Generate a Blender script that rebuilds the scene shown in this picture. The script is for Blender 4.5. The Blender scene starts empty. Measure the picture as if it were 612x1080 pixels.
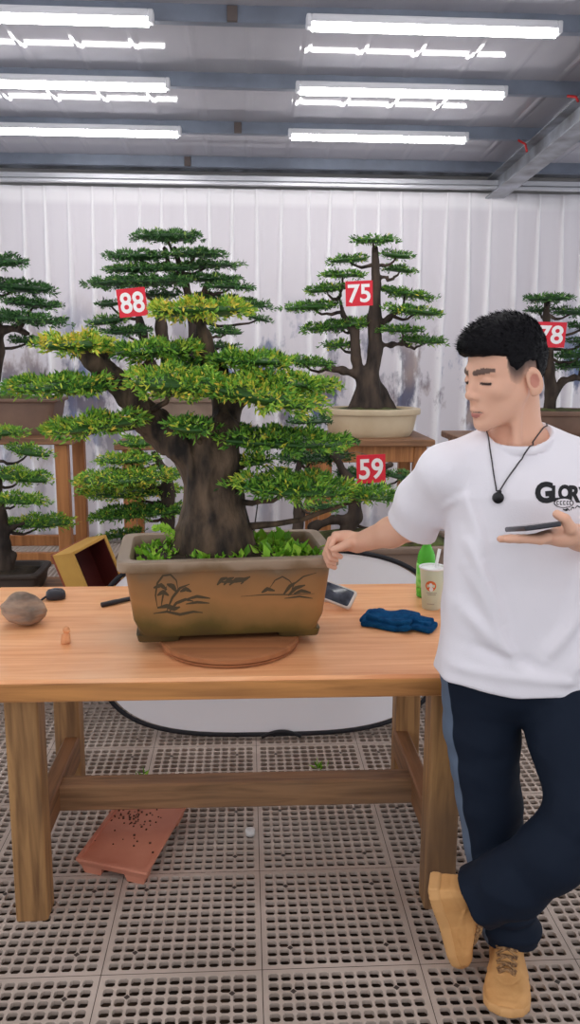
import bpy, math, random
import numpy as np
random.seed(7)
RNG = np.random.default_rng(7)
SC = bpy.context.scene
COL = SC.collection

# ------------------------------------------------------------------ camera
FPX = 863.0
PIT, YAW, ROL = np.radians([10.87, 3.115, 0.358])
EYE = np.array([0.0, 0.0, 1.6])
FW = np.array([np.sin(YAW) * np.cos(PIT), np.cos(YAW) * np.cos(PIT), -np.sin(PIT)])
_r = np.array([np.cos(YAW), -np.sin(YAW), 0.0])
_u = np.cross(_r, FW)
RT = _r * np.cos(ROL) + _u * np.sin(ROL)
UP = _u * np.cos(ROL) - _r * np.sin(ROL)
cd = bpy.data.cameras.new('camera')
cd.sensor_fit = 'VERTICAL'
cd.sensor_height = 24.0
cd.lens = FPX / 1080.0 * 24.0
cd.clip_start = 0.05
cam = bpy.data.objects.new('camera', cd)
COL.objects.link(cam)
import mathutils
M4 = mathutils.Matrix.Identity(4)
for i in range(3):
    M4[i][0], M4[i][1], M4[i][2], M4[i][3] = RT[i], UP[i], -FW[i], EYE[i]
cam.matrix_world = M4
SC.camera = cam

# ------------------------------------------------------------------ world light, exposure
LAMP = 24.0
WORLD = 1.15
w = bpy.data.worlds.new('world')
SC.world = w
w.use_nodes = True
wn = w.node_tree.nodes
wn['Background'].inputs[0].default_value = (0.93, 0.95, 1.0, 1)
wn['Background'].inputs[1].default_value = WORLD
SC.view_settings.view_transform = 'Standard'
SC.view_settings.look = 'None'
SC.view_settings.gamma = 1.0
SC.view_settings.use_curve_mapping = False
SC.view_settings.exposure = 0.0
SC.cycles.use_denoising = True
SC.cycles.max_bounces = 6


# ------------------------------------------------------------------ helpers: measuring
def ray(x, y):
    return FW + RT * (x - 306.0) / FPX + UP * (540.0 - y) / FPX


def onz(x, y, z):
    d = ray(x, y)
    return EYE + d * ((z - EYE[2]) / d[2])


def ony(x, y, Y):
    d = ray(x, y)
    return EYE + d * (Y / d[1])


def srgb(r, g, b):
    f = lambda c: (c / 255 / 12.92) if c / 255 <= 0.04045 else ((c / 255 + 0.055) / 1.055) ** 2.4
    return (f(r), f(g), f(b), 1.0)


# ------------------------------------------------------------------ helpers: materials
def mat(name, col, rough=0.6, metal=0.0, spec=0.5, var=None, scale=8.0, amount=0.5, bump=0.0, bscale=40.0,
        stretch=(1, 1, 1), trans=0.0, ior=1.45, emit=None, sss=0.0, coat=0.0, detail=5.0):
    m = bpy.data.materials.new(name)
    m.use_nodes = True
    nt = m.node_tree
    b = nt.nodes['Principled BSDF']
    b.inputs['Base Color'].default_value = col
    b.inputs['Roughness'].default_value = rough
    b.inputs['Metallic'].default_value = metal
    b.inputs['Specular IOR Level'].default_value = spec
    b.inputs['IOR'].default_value = ior
    b.inputs['Transmission Weight'].default_value = trans
    b.inputs['Subsurface Weight'].default_value = sss
    b.inputs['Coat Weight'].default_value = coat
    if sss:
        b.inputs['Subsurface Radius'].default_value = (0.012, 0.005, 0.003)
        b.inputs['Subsurface Scale'].default_value = 0.6
    if emit:
        b.inputs['Emission Color'].default_value = emit[0]
        b.inputs['Emission Strength'].default_value = emit[1]
    tc = None
    if var or bump:
        tc = nt.nodes.new('ShaderNodeTexCoord')
        mp = nt.nodes.new('ShaderNodeMapping')
        mp.inputs['Scale'].default_value = stretch
        nt.links.new(tc.outputs['Object'], mp.inputs['Vector'])
    if var:
        n = nt.nodes.new('ShaderNodeTexNoise')
        n.inputs['Scale'].default_value = scale
        n.inputs['Detail'].default_value = detail
        nt.links.new(mp.outputs[0], n.inputs['Vector'])
        r = nt.nodes.new('ShaderNodeValToRGB')
        lo, hi = 0.5 - 0.28 * amount - 0.02, 0.5 + 0.28 * amount + 0.02
        r.color_ramp.elements[0].position = 0.32
        r.color_ramp.elements[1].position = 0.68
        r.color_ramp.elements[0].color = var
        r.color_ramp.elements[1].color = col
        nt.links.new(n.outputs['Fac'], r.inputs['Fac'])
        nt.links.new(r.outputs['Color'], b.inputs['Base Color'])
    if bump:
        n2 = nt.nodes.new('ShaderNodeTexNoise')
        n2.inputs['Scale'].default_value = bscale
        n2.inputs['Detail'].default_value = 4
        nt.links.new(mp.outputs[0], n2.inputs['Vector'])
        bp = nt.nodes.new('ShaderNodeBump')
        bp.inputs['Strength'].default_value = bump
        bp.inputs['Distance'].default_value = 0.01
        nt.links.new(n2.outputs['Fac'], bp.inputs['Height'])
        nt.links.new(bp.outputs['Normal'], b.inputs['Normal'])
    return m


def mat_attr(name, attr, stops, rough=0.6, spec=0.4, sss=0.0, noise=None, transl=0.0):
    """colour chosen per vertex by a float attribute (the thing's own colouring)"""
    m = mat(name, stops[0][1], rough, spec=spec, sss=sss)
    nt = m.node_tree
    b = nt.nodes['Principled BSDF']
    a = nt.nodes.new('ShaderNodeAttribute')
    a.attribute_name = attr
    r = nt.nodes.new('ShaderNodeValToRGB')
    els = r.color_ramp.elements
    els[0].position, els[0].color = stops[0]
    els[1].position, els[1].color = stops[-1]
    for p, c in stops[1:-1]:
        e = els.new(p)
        e.color = c
    nt.links.new(a.outputs['Fac'], r.inputs['Fac'])
    nt.links.new(r.outputs['Color'], b.inputs['Base Color'])
    return m


def wood(name, light, dark, scale=6.0, axis=0, rough=0.45, rings=2.0, wear=None):
    m = mat(name, light, rough, spec=0.4)
    nt = m.node_tree
    b = nt.nodes['Principled BSDF']
    tc = nt.nodes.new('ShaderNodeTexCoord')
    mp = nt.nodes.new('ShaderNodeMapping')
    s = [7.0, 7.0, 7.0]
    s[axis] = 0.5
    mp.inputs['Scale'].default_value = s
    nt.links.new(tc.outputs['Object'], mp.inputs['Vector'])
    n = nt.nodes.new('ShaderNodeTexNoise')
    n.inputs['Scale'].default_value = scale
    n.inputs['Detail'].default_value = 7
    n.inputs['Distortion'].default_value = 0.6
    nt.links.new(mp.outputs[0], n.inputs['Vector'])
    r = nt.nodes.new('ShaderNodeValToRGB')
    r.color_ramp.elements[0].position = 0.3
    r.color_ramp.elements[1].position = 0.62
    r.color_ramp.elements[0].color = dark
    r.color_ramp.elements[1].color = light
    nt.links.new(n.outputs['Fac'], r.inputs['Fac'])
    out = r.outputs['Color']
    if wear:
        n2 = nt.nodes.new('ShaderNodeTexNoise')
        n2.inputs['Scale'].default_value = 2.2
        n2.inputs['Detail'].default_value = 6
        nt.links.new(tc.outputs['Object'], n2.inputs['Vector'])
        r2 = nt.nodes.new('ShaderNodeValToRGB')
        r2.color_ramp.elements[0].position = 0.48
        r2.color_ramp.elements[1].position = 0.72
        r2.color_ramp.elements[1].color = (0.75, 0.75, 0.75, 1)
        r2.color_ramp.elements[0].color = (0, 0, 0, 1)
        nt.links.new(n2.outputs['Fac'], r2.inputs['Fac'])
        mx = nt.nodes.new('ShaderNodeMix')
        mx.data_type = 'RGBA'
        nt.links.new(r2.outputs['Color'], mx.inputs[0])
        nt.links.new(out, mx.inputs[6])
        mx.inputs[7].default_value = wear
        out = mx.outputs[2]
    nt.links.new(out, b.inputs['Base Color'])
    bp = nt.nodes.new('ShaderNodeBump')
    bp.inputs['Strength'].default_value = 0.12
    bp.inputs['Distance'].default_value = 0.004
    nt.links.new(n.outputs['Fac'], bp.inputs['Height'])
    nt.links.new(bp.outputs['Normal'], b.inputs['Normal'])
    return m


# ------------------------------------------------------------------ helpers: objects
def tag(o, label=None, cat=None, group=None, kind=None):
    if label:
        o['label'] = label
    if cat:
        o['category'] = cat
    if group:
        o['group'] = group
    if kind:
        o['kind'] = kind
    return o


def thing(name, label, cat, loc, group=None, rz=0.0):
    o = bpy.data.objects.new(name, None)
    COL.objects.link(o)
    o.location = [float(v) for v in loc]
    o.rotation_euler = (0, 0, rz)
    o.empty_display_size = 0.05
    return tag(o, label, cat, group)


def copy_tree(o, parent=None):
    c = o.copy()
    COL.objects.link(c)
    c.parent = parent
    for ch in list(o.children):
        copy_tree(ch, c)
    return c


def world_loc(o):
    p = np.zeros(3)
    while o is not None:
        p += np.array(o.location)
        o = o.parent
    return p


class MB:
    """collects vertices and faces for ONE mesh"""

    def __init__(self):
        self.v, self.f, self.a = [], [], []
        self.n = 0

    def add(self, v, f, a=0.0):
        v = np.asarray(v, float)
        self.v.append(v)
        a = np.full(len(v), a) if np.isscalar(a) else np.asarray(a, float)
        self.a.append(a)
        if isinstance(f, np.ndarray):
            self.f += (f + self.n).tolist()
        else:
            self.f += [[i + self.n for i in q] for q in f]
        self.n += len(v)
        return self

    def box(self, c, s, R=None, bev=0.0, a=0.0):
        x, y, z = [d / 2.0 for d in s]
        if bev <= 0:
            v = np.array([[sx * x, sy * y, sz * z] for sz in (-1, 1) for sy in (-1, 1) for sx in (-1, 1)])
            f = [[0, 2, 3, 1], [4, 5, 7, 6], [0, 1, 5, 4], [2, 6, 7, 3], [0, 4, 6, 2], [1, 3, 7, 5]]
        else:
            b = min(bev, x * 0.99, y * 0.99, z * 0.99)
            vs, idx = [], {}
            for sx in (-1, 1):
                for sy in (-1, 1):
                    for sz in (-1, 1):
                        for k in range(3):
                            p = [sx * (x - b), sy * (y - b), sz * (z - b)]
                            p[k] = (sx * x, sy * y, sz * z)[k]
                            idx[(sx, sy, sz, k)] = len(vs)
                            vs.append(p)
            v = np.array(vs)
            f = []
            for k in range(3):
                o1, o2 = [(1, 2), (2, 0), (0, 1)][k]
                for s1 in (-1, 1):
                    q = []
                    for (p1, p2) in ((-1, -1), (1, -1), (1, 1), (-1, 1)):
                        key = [0, 0, 0]
                        key[k], key[o1], key[o2] = s1, p1, p2
                        q.append(idx[(*key, k)])
                    f.append(q if s1 > 0 else q[::-1])
            for k in range(3):
                o1, o2 = [(1, 2), (2, 0), (0, 1)][k]
                for s1 in (-1, 1):
                    for s2 in (-1, 1):
                        q = []
                        for kk, e in ((o1, -1), (o1, 1), (o2, 1), (o2, -1)):
                            key = [0, 0, 0]
                            key[k], key[o1], key[o2] = e, s1, s2
                            q.append(idx[(*key, kk)])
                        f.append(q if s1 * s2 < 0 else q[::-1])
            for sx in (-1, 1):
                for sy in (-1, 1):
                    for sz in (-1, 1):
                        q = [idx[(sx, sy, sz, k)] for k in range(3)]
                        f.append(q if sx * sy * sz > 0 else q[::-1])
        if R is not None:
            v = v @ np.asarray(R).T
        return self.add(v + np.asarray(c, float), f, a)

    def tube(self, pts, rad, n=8, cap=True, noise=0.0, a=0.0):
        P = np.asarray(pts, float)
        m = len(P)
        rad = np.full(m, rad) if np.isscalar(rad) else np.asarray(rad, float)
        T = np.gradient(P, axis=0) if m > 2 else np.repeat((P[1] - P[0])[None], m, 0)
        T /= np.linalg.norm(T, axis=1, keepdims=True) + 1e-12
        ref = np.array([0, 0, 1.0]) if abs(T[0][2]) < 0.9 else np.array([1.0, 0, 0])
        A = np.cross(T[0], ref)
        A /= np.linalg.norm(A)
        vs = []
        for i in range(m):
            A = A - T[i] * (A @ T[i])
            A /= np.linalg.norm(A) + 1e-12
            B = np.cross(T[i], A)
            for k in range(n):
                t = 2 * math.pi * k / n
                rr = rad[i] * (1 + (noise * RNG.standard_normal() if noise else 0))
                vs.append(P[i] + (A * math.cos(t) + B * math.sin(t)) * rr)
        f = []
        for i in range(m - 1):
            for k in range(n):
                k2 = (k + 1) % n
                f.append([i * n + k, i * n + k2, (i + 1) * n + k2, (i + 1) * n + k])
        if cap:
            f.append(list(range(n))[::-1])
            f.append([(m - 1) * n + k for k in range(n)])
        return self.add(vs, f, a)

    def loft(self, rings, close_top=True, close_bottom=True, a=0.0):
        n = len(rings[0])
        v = np.concatenate(rings)
        f = []
        for i in range(len(rings) - 1):
            for k in range(n):
                k2 = (k + 1) % n
                f.append([i * n + k, i * n + k2, (i + 1) * n + k2, (i + 1) * n + k])
        if close_bottom:
            f.append(list(range(n))[::-1])
        if close_top:
            f.append([(len(rings) - 1) * n + k for k in range(n)])
        return self.add(v, f, a)

    def build(self, name, material, parent=None, smooth=True, attr=None, angle=None):
        return mk(name, np.concatenate(self.v), self.f, material, parent, smooth,
                  (attr, np.concatenate(self.a)) if attr else None, angle)


def mk(name, v, f, material, parent=None, smooth=True, attr=None, angle=None):
    v = np.asarray(v, float)
    off = world_loc(parent) if parent is not None else np.zeros(3)
    me = bpy.data.meshes.new(name)
    if isinstance(f, np.ndarray) and f.ndim == 2:
        k = f.shape[1]
        me.vertices.add(len(v))
        me.vertices.foreach_set('co', (v - off).astype(np.float32).ravel())
        me.loops.add(f.size)
        me.loops.foreach_set('vertex_index', f.astype(np.int32).ravel())
        me.polygons.add(len(f))
        me.polygons.foreach_set('loop_start', np.arange(0, f.size, k, dtype=np.int32))
        me.update(calc_edges=True)
    else:
        me.from_pydata((v - off).tolist(), [], f if isinstance(f, list) else f.tolist())
        me.update()
    if smooth:
        me.polygons.foreach_set('use_smooth', np.ones(len(me.polygons), bool))
        if angle is not None:
            me.set_sharp_from_angle(angle=math.radians(angle))
    me.materials.append(material)
    if attr:
        at = me.attributes.new(attr[0], 'FLOAT', 'POINT')
        at.data.foreach_set('value', np.asarray(attr[1], np.float32))
    o = bpy.data.objects.new(name, me)
    COL.objects.link(o)
    if parent is not None:
        o.parent = parent
    return o


def sring(cx, cy, z, a, b, p=2.0, n=48, rz=0.0):
    t = np.linspace(0, 2 * np.pi, n, endpoint=False)
    c, s = np.cos(t), np.sin(t)
    x = a * np.sign(c) * np.abs(c) ** (2 / p)
    y = b * np.sign(s) * np.abs(s) ** (2 / p)
    X = x * math.cos(rz) - y * math.sin(rz)
    Y = x * math.sin(rz) + y * math.cos(rz)
    return np.stack([cx + X, cy + Y, np.full(n, z)], 1)


# ------------------------------------------------------------------ helpers: implicit surfaces
def V(*a):
    return np.array(a, float)


def smin(a, b, k):
    h = np.clip(0.5 + 0.5 * (b - a) / k, 0, 1)
    return b + (a - b) * h - k * h * (1 - h)


def smax(a, b, k):
    return -smin(-a, -b, k)


def seg(P, a, b, ra, rb):
    a = np.asarray(a, float)
    b = np.asarray(b, float)
    d = b - a
    t = np.clip((P - a) @ d / (d @ d + 1e-12), 0, 1)
    return np.linalg.norm(P - a - t[:, None] * d, axis=1) - (ra + t * (rb - ra))


def chain(P, pts, rad, k=0.01):
    d = None
    for i in range(len(pts) - 1):
        e = seg(P, pts[i], pts[i + 1], rad[i], rad[i + 1])
        d = e if d is None else smin(d, e, k)
    return d


def ell(P, c, r):
    q = P - np.asarray(c, float)
    r = np.asarray(r, float)
    k0 = np.linalg.norm(q / r, axis=1)
    k1 = np.linalg.norm(q / (r * r), axis=1) + 1e-9
    return k0 * (k0 - 1) / k1


def rbox(P, c, s, r):
    q = np.abs(P - np.asarray(c, float)) - (np.asarray(s, float) / 2 - r)
    return np.linalg.norm(np.maximum(q, 0), axis=1) + np.minimum(q.max(1), 0) - r


def sn(P, f, seed=0):
    """smooth pseudo noise, about -1..1"""
    g = np.random.default_rng(seed)
    o = np.zeros(len(P))
    for i in range(5):
        d = g.standard_normal(3)
        d *= f * (0.7 + 0.6 * g.random()) / np.linalg.norm(d)
        e = g.standard_normal(3)
        e *= f * 0.8 / np.linalg.norm(e)
        o += np.sin(P @ d + g.random() * 6.3 + 1.3 * np.sin(P @ e + g.random() * 6.3))
    return o / 3.2


def nets(fn, lo, hi, h):
    """surface-nets mesh of fn = 0; only evaluated near the surface"""
    lo = np.asarray(lo, float)
    hi = np.asarray(hi, float)
    B = 8
    nb = np.ceil((hi - lo) / h / B).astype(int)
    n = nb * B
    gx = [lo[i] + (np.arange(nb[i]) * B + (B - 1) / 2) * h for i in range(3)]
    C = np.stack(np.meshgrid(*gx, indexing='ij'), -1).reshape(-1, 3)
    d = np.concatenate([fn(c) for c in np.array_split(C, max(1, len(C) // 100000))])
    near = np.abs(d) < B * h * 1.25
    G = np.repeat(np.repeat(np.repeat(d.reshape(nb).astype(np.float32), B, 0), B, 1), B, 2)
    o = np.stack(np.meshgrid(*[np.arange(B)] * 3, indexing='ij'), -1).reshape(-1, 3)
    bi = np.argwhere(near.reshape(nb)) * B
    for ch in np.array_split(bi, max(1, len(bi) // 300)):
        I = (ch[:, None, :] + o[None]).reshape(-1, 3)
        G[I[:, 0], I[:, 1], I[:, 2]] = fn(lo + I * h)
    S = G < 0
    cnt = np.zeros(tuple(n - 1), np.int8)
    cs = [(i, j, k) for i in (0, 1) for j in (0, 1) for k in (0, 1)]
    for (i, j, k) in cs:
        cnt += S[i:n[0] - 1 + i, j:n[1] - 1 + j, k:n[2] - 1 + k]
    A = np.argwhere((cnt > 0) & (cnt < 8))
    idx = np.full(tuple(n - 1), -1, np.int32)
    idx[A[:, 0], A[:, 1], A[:, 2]] = np.arange(len(A))
    val = np.stack([G[A[:, 0] + i, A[:, 1] + j, A[:, 2] + k] for (i, j, k) in cs], 1)
    acc = np.zeros((len(A), 3))
    num = np.zeros(len(A))
    for p in range(8):
        for q in range(p + 1, 8):
            if sum(abs(cs[p][i] - cs[q][i]) for i in range(3)) != 1:
                continue
            cr = (val[:, p] < 0) != (val[:, q] < 0)
            t = val[:, p] / (val[:, p] - val[:, q] + 1e-12)
            pt = np.array(cs[p]) + t[:, None] * (np.array(cs[q]) - np.array(cs[p]))
            acc += np.where(cr[:, None], pt, 0)
            num += cr
    Vt = lo + (A + acc / num[:, None]) * h
    F = []
    for ax in range(3):
        a1, a2 = (ax + 1) % 3, (ax + 2) % 3
        s0 = [slice(1, -1)] * 3
        s0[ax] = slice(0, -1)
        s1 = list(s0)
        s1[ax] = slice(1, None)
        s0b = [slice(1, n[i] - 1) for i in range(3)]
        s1b = list(s0b)
        s0b[ax] = slice(0, n[ax] - 1)
        s1b[ax] = slice(1, n[ax])
        X = S[tuple(s0b)] != S[tuple(s1b)]
        E = np.argwhere(X)
        E[:, a1] += 1
        E[:, a2] += 1
        q = []
        for (u, v_) in ((-1, -1), (0, -1), (0, 0), (-1, 0)):
            c = E.copy()
            c[:, a1] += u
            c[:, a2] += v_
            q.append(idx[c[:, 0], c[:, 1], c[:, 2]])
        q = np.stack(q, 1)
        fl = ~S[E[:, 0], E[:, 1], E[:, 2]]
        q[fl] = q[fl][:, ::-1]
        F.append(q)
    F = np.concatenate(F)
    F = F[(F >= 0).all(1)]
    return Vt, F


def sdf_obj(name, fn, lo, hi, h, material, parent=None, attr=None):
    v, f = nets(fn, lo, hi, h)
    at = (attr[0], attr[1](v)) if attr else None
    return mk(name, v, f, material, parent, True, at)


def hit(fn, x, y, t0=1.2, t1=2.6):
    """first point of the surface fn along the line of sight of a photo point"""
    d = ray(x, y)
    t = np.linspace(t0, t1, 1400)
    P = EYE + t[:, None] * d
    s = fn(P)
    i = np.argmax(s < 0)
    if s[i] >= 0:
        return None
    return P[i]


def text_mesh(s, size, bold=0.0, xs=1.0):
    """flat mesh of some lettering, centred, in the local x / y plane"""
    cu = bpy.data.curves.new('lettering', 'FONT')
    cu.body = s
    cu.size = size
    cu.offset = bold
    cu.align_x = 'CENTER'
    cu.align_y = 'CENTER'
    cu.resolution_u = 4
    o = bpy.data.objects.new('lettering', cu)
    COL.objects.link(o)
    dg = bpy.context.evaluated_depsgraph_get()
    me = bpy.data.meshes.new_from_object(o.evaluated_get(dg))
    v = np.array([list(p.co) for p in me.vertices])
    f = [list(p.vertices) for p in me.polygons]
    bpy.data.objects.remove(o)
    bpy.data.meshes.remove(me)
    v[:, 0] *= xs
    mid = (v.max(0) + v.min(0)) / 2
    v -= mid
    return v, f


#@@SETTING
# ================================================================== THE SETTING
m_floor = mat('grey plastic grating', srgb(206, 190, 178), 0.55, var=srgb(180, 164, 152), scale=3.0, bump=0.05)
m_base = mat('wet dark ground', srgb(84, 66, 50), 0.8, var=srgb(44, 36, 30), scale=9.0)
TS = 0.42286
TX0, TY0 = 0.0373, 3.1691


def floor_tile():
    n = 12
    mrg = 0.011
    pitch = (TS - 0.002 - 2 * mrg) / n
    hx, hy = pitch * 0.395, pitch * 0.39
    vs, fs = [], []
    for i in range(n):
        for j in range(n):
            x0 = 0.001 + mrg + i * pitch
            y0 = 0.001 + mrg + j * pitch
            cx, cy = x0 + pitch / 2, y0 + pitch / 2
            xa = 0.001 if i == 0 else x0
            xb = TS - 0.001 if i == n - 1 else x0 + pitch
            ya = 0.001 if j == 0 else y0
            yb = TS - 0.001 if j == n - 1 else y0 + pitch
            c = 0.005
            oc = [(cx + hx - c, cy - hy), (cx + hx, cy - hy + c), (cx + hx, cy + hy - c), (cx + hx - c, cy + hy),
                  (cx - hx + c, cy + hy), (cx - hx, cy + hy - c), (cx - hx, cy - hy + c), (cx - hx + c, cy - hy)]
            out = [(xb, ya), (xb, ya), (xb, yb), (xb, yb), (xa, yb), (xa, yb), (xa, ya), (xa, ya)]
            b = len(vs)
            vs += [(x, y, 0.0) for x, y in oc] + [(x, y, -0.012) for x, y in oc] + [(x, y, 0) for x, y in out]
            for k in range(8):
                k2 = (k + 1) % 8
                if out[k] == out[k2]:
                    fs.append((b + k, b + k2, b + 16 + k, b + 16 + k))
                else:
                    fs.append((b + k, b + k2, b + 16 + k2, b + 16 + k))
                fs.append((b + k2, b + k, b + 8 + k, b + 8 + k2))
    return np.array(vs), np.array(fs)


tv, tf = floor_tile()
fv, ff = [], []
q = 0
for i in range(-5, 6):
    for j in range(-5, 9):
        fv.append(tv + V(TX0 + i * TS, TY0 - 0.42286 * 0 + (j - 0) * TS - 0, 0))
        ff.append(tf + q)
        q += len(tv)
ff = np.concatenate(ff)
ffl = [list(dict.fromkeys(r)) for r in ff.tolist()]
floor = mk('floor', np.concatenate(fv), ffl, m_floor, None, smooth=False)
tag(floor, kind='structure')
# little screw bosses that join the bars of each tile
m_boss = mat('screw recess', srgb(70, 60, 55), 0.6)
b = MB()
for i in range(-3, 4):
    for j in range(-4, 3):
        for a_ in (2, 10):
            for c_ in (2, 10):
                p = (TS - 0.024) / 12
                x = TX0 + i * TS + 0.012 + a_ * p
                y = TY0 + j * TS + 0.012 + c_ * p
                for rr, zz in ((0.0085, 0.0006),):
                    b.add([(x + rr, y, zz), (x, y + rr, zz), (x - rr, y, zz), (x, y - rr, zz)], [[0, 1, 2, 3]])
o = b.build('trim_1', m_boss, None, smooth=False)
tag(o, kind='structure')
b = MB()
b.box((0.2, 3.5, -0.085), (7.0, 9.0, 0.06))
tag(b.build('floor_bed', m_base, None, smooth=False), kind='structure')

# back wall, ceiling, purlins, girder
CZ = lambda y: 3.18 - 0.05 * (y - 5.02)
m_wall = mat('white wall panel', srgb(214, 210, 208), 0.5)
b = MB()
b.box((0.4, 7.12, 1.56), (7.4, 0.1, 3.12))
tag(b.build('wall_back', m_wall, None, smooth=False), kind='structure')

m_ceil = mat('grey sheet metal ceiling', srgb(172, 170, 178), 0.07, spec=0.35, metal=0.0, var=srgb(164, 162, 170), scale=1.5,
             bump=0.015, bscale=3.0, stretch=(3.0, 1.0, 1.0))
b = MB()
xs = []
for i in range(-13, 20):
    x = i * 0.3
    xs += [x, x + 0.02, x + 0.035, x + 0.055]
xs = np.array(xs)
zz = np.tile([0, 0.003, 0.003, 0.0], len(xs) // 4)
ys = np.array([-2.5, 0, 2, 4, 5, 6, 7.2])
gv = np.array([[x, y, CZ(y) - z_] for y in ys for x, z_ in zip(xs, zz)])
nx = len(xs)
gf = [[j * nx + i, j * nx + nx + i, j * nx + nx + i + 1, j * nx + i + 1] for j in range(len(ys) - 1) for i in range(nx - 1)]
b.add(gv, gf)
tv2 = gv + V(0, 0, 0.05)
b.add(tv2, [r[::-1] for r in gf])
tag(b.build('ceiling', m_ceil, None, smooth=False), kind='structure')

m_steel = mat('blue grey painted steel', srgb(120, 128, 144), 0.45, metal=0.2, var=srgb(104, 110, 124), scale=5)
ti = 2
ROWS = [4.2, 5.02, 5.85, 6.67]
for y in [0.1, 0.92, 1.74, 2.56, 3.38] + ROWS:
    zt = CZ(y)
    b = MB()
    hh = 0.075
    b.box((0.5, y + 0.05, zt - hh / 2), (7.0, 0.006, hh))
    b.box((0.5, y + 0.075, zt - hh), (7.0, 0.05, 0.006))
    b.box((0.5, y + 0.075, zt - 0.004), (7.0, 0.05, 0.006))
    b.box((0.5, y + 0.10, zt - hh + 0.012), (7.0, 0.004, 0.024))
    tag(b.build('trim_%d' % ti, m_steel, None, smooth=False), kind='structure')
    ti += 1
m_rust = mat('rusty cleat', srgb(84, 74, 72), 0.7)
for px_, py_, yy in ((245, 9, 4.27), (251, 130, 5.92), (198, 162, 6.74)):
    p = ony(px_, py_, yy)
    b = MB()
    b.box((p[0], yy - 0.03, CZ(yy) - 0.04), (0.05, 0.016, 0.07), bev=0.003)
    tag(b.build('trim_%d' % ti, m_rust, None, smooth=False), kind='structure')
    ti += 1
# girder running towards the camera
m_gird = mat('pale galvanised girder', srgb(176, 180, 190), 0.4, metal=0.3, var=srgb(120, 120, 122), scale=6, amount=1.0)
b = MB()
GX = 2.03
L = 9.0
ang = math.atan(-0.05)
cy = 2.5
Rg = np.array([[1, 0, 0], [0, math.cos(ang), -math.sin(ang)], [0, math.sin(ang), math.cos(ang)]])
zc = CZ(cy)
b.box((GX, cy, zc - 0.075 - 0.145), (0.15, L, 0.01), Rg)
b.box((GX, cy, zc - 0.075 - 0.07), (0.008, L, 0.14), Rg)
b.box((GX, cy, zc - 0.079), (0.15, L, 0.008), Rg)
tag(b.build('trim_%d' % ti, m_gird, None, smooth=False), kind='structure')
ti += 1
# pale gutter strip on the wall top
b = MB()
b.box((0.4, 6.98, 3.05), (7.2, 0.02, 0.02))
b.box((0.4, 7.03, 2.99), (7.2, 0.05, 0.01))
tag(b.build('trim_%d' % ti, m_gird, None, smooth=False), kind='structure')
ti += 1

# curtain and rail
m_alu = mat('brushed aluminium rail', srgb(206, 206, 212), 0.35, metal=0.5)
r_ = thing('curtain_rail', 'long silver curtain rail across the top of the white curtain', 'curtain rail', (0.4, 6.88, 2.9))
b = MB()
b.box((0.4, 6.88, 2.966), (6.9, 0.07, 0.045), bev=0.006)
b.box((0.4, 6.845, 2.925), (6.9, 0.03, 0.03), bev=0.005)
b.build('rail', m_alu, r_, smooth=False)
for k in range(7):
    b = MB()
    b.box((-2.6 + k * 1.0, 6.97, 2.975), (0.05, 0.12, 0.03), bev=0.004)
    b.build('bracket', m_steel, r_, smooth=False)


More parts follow.
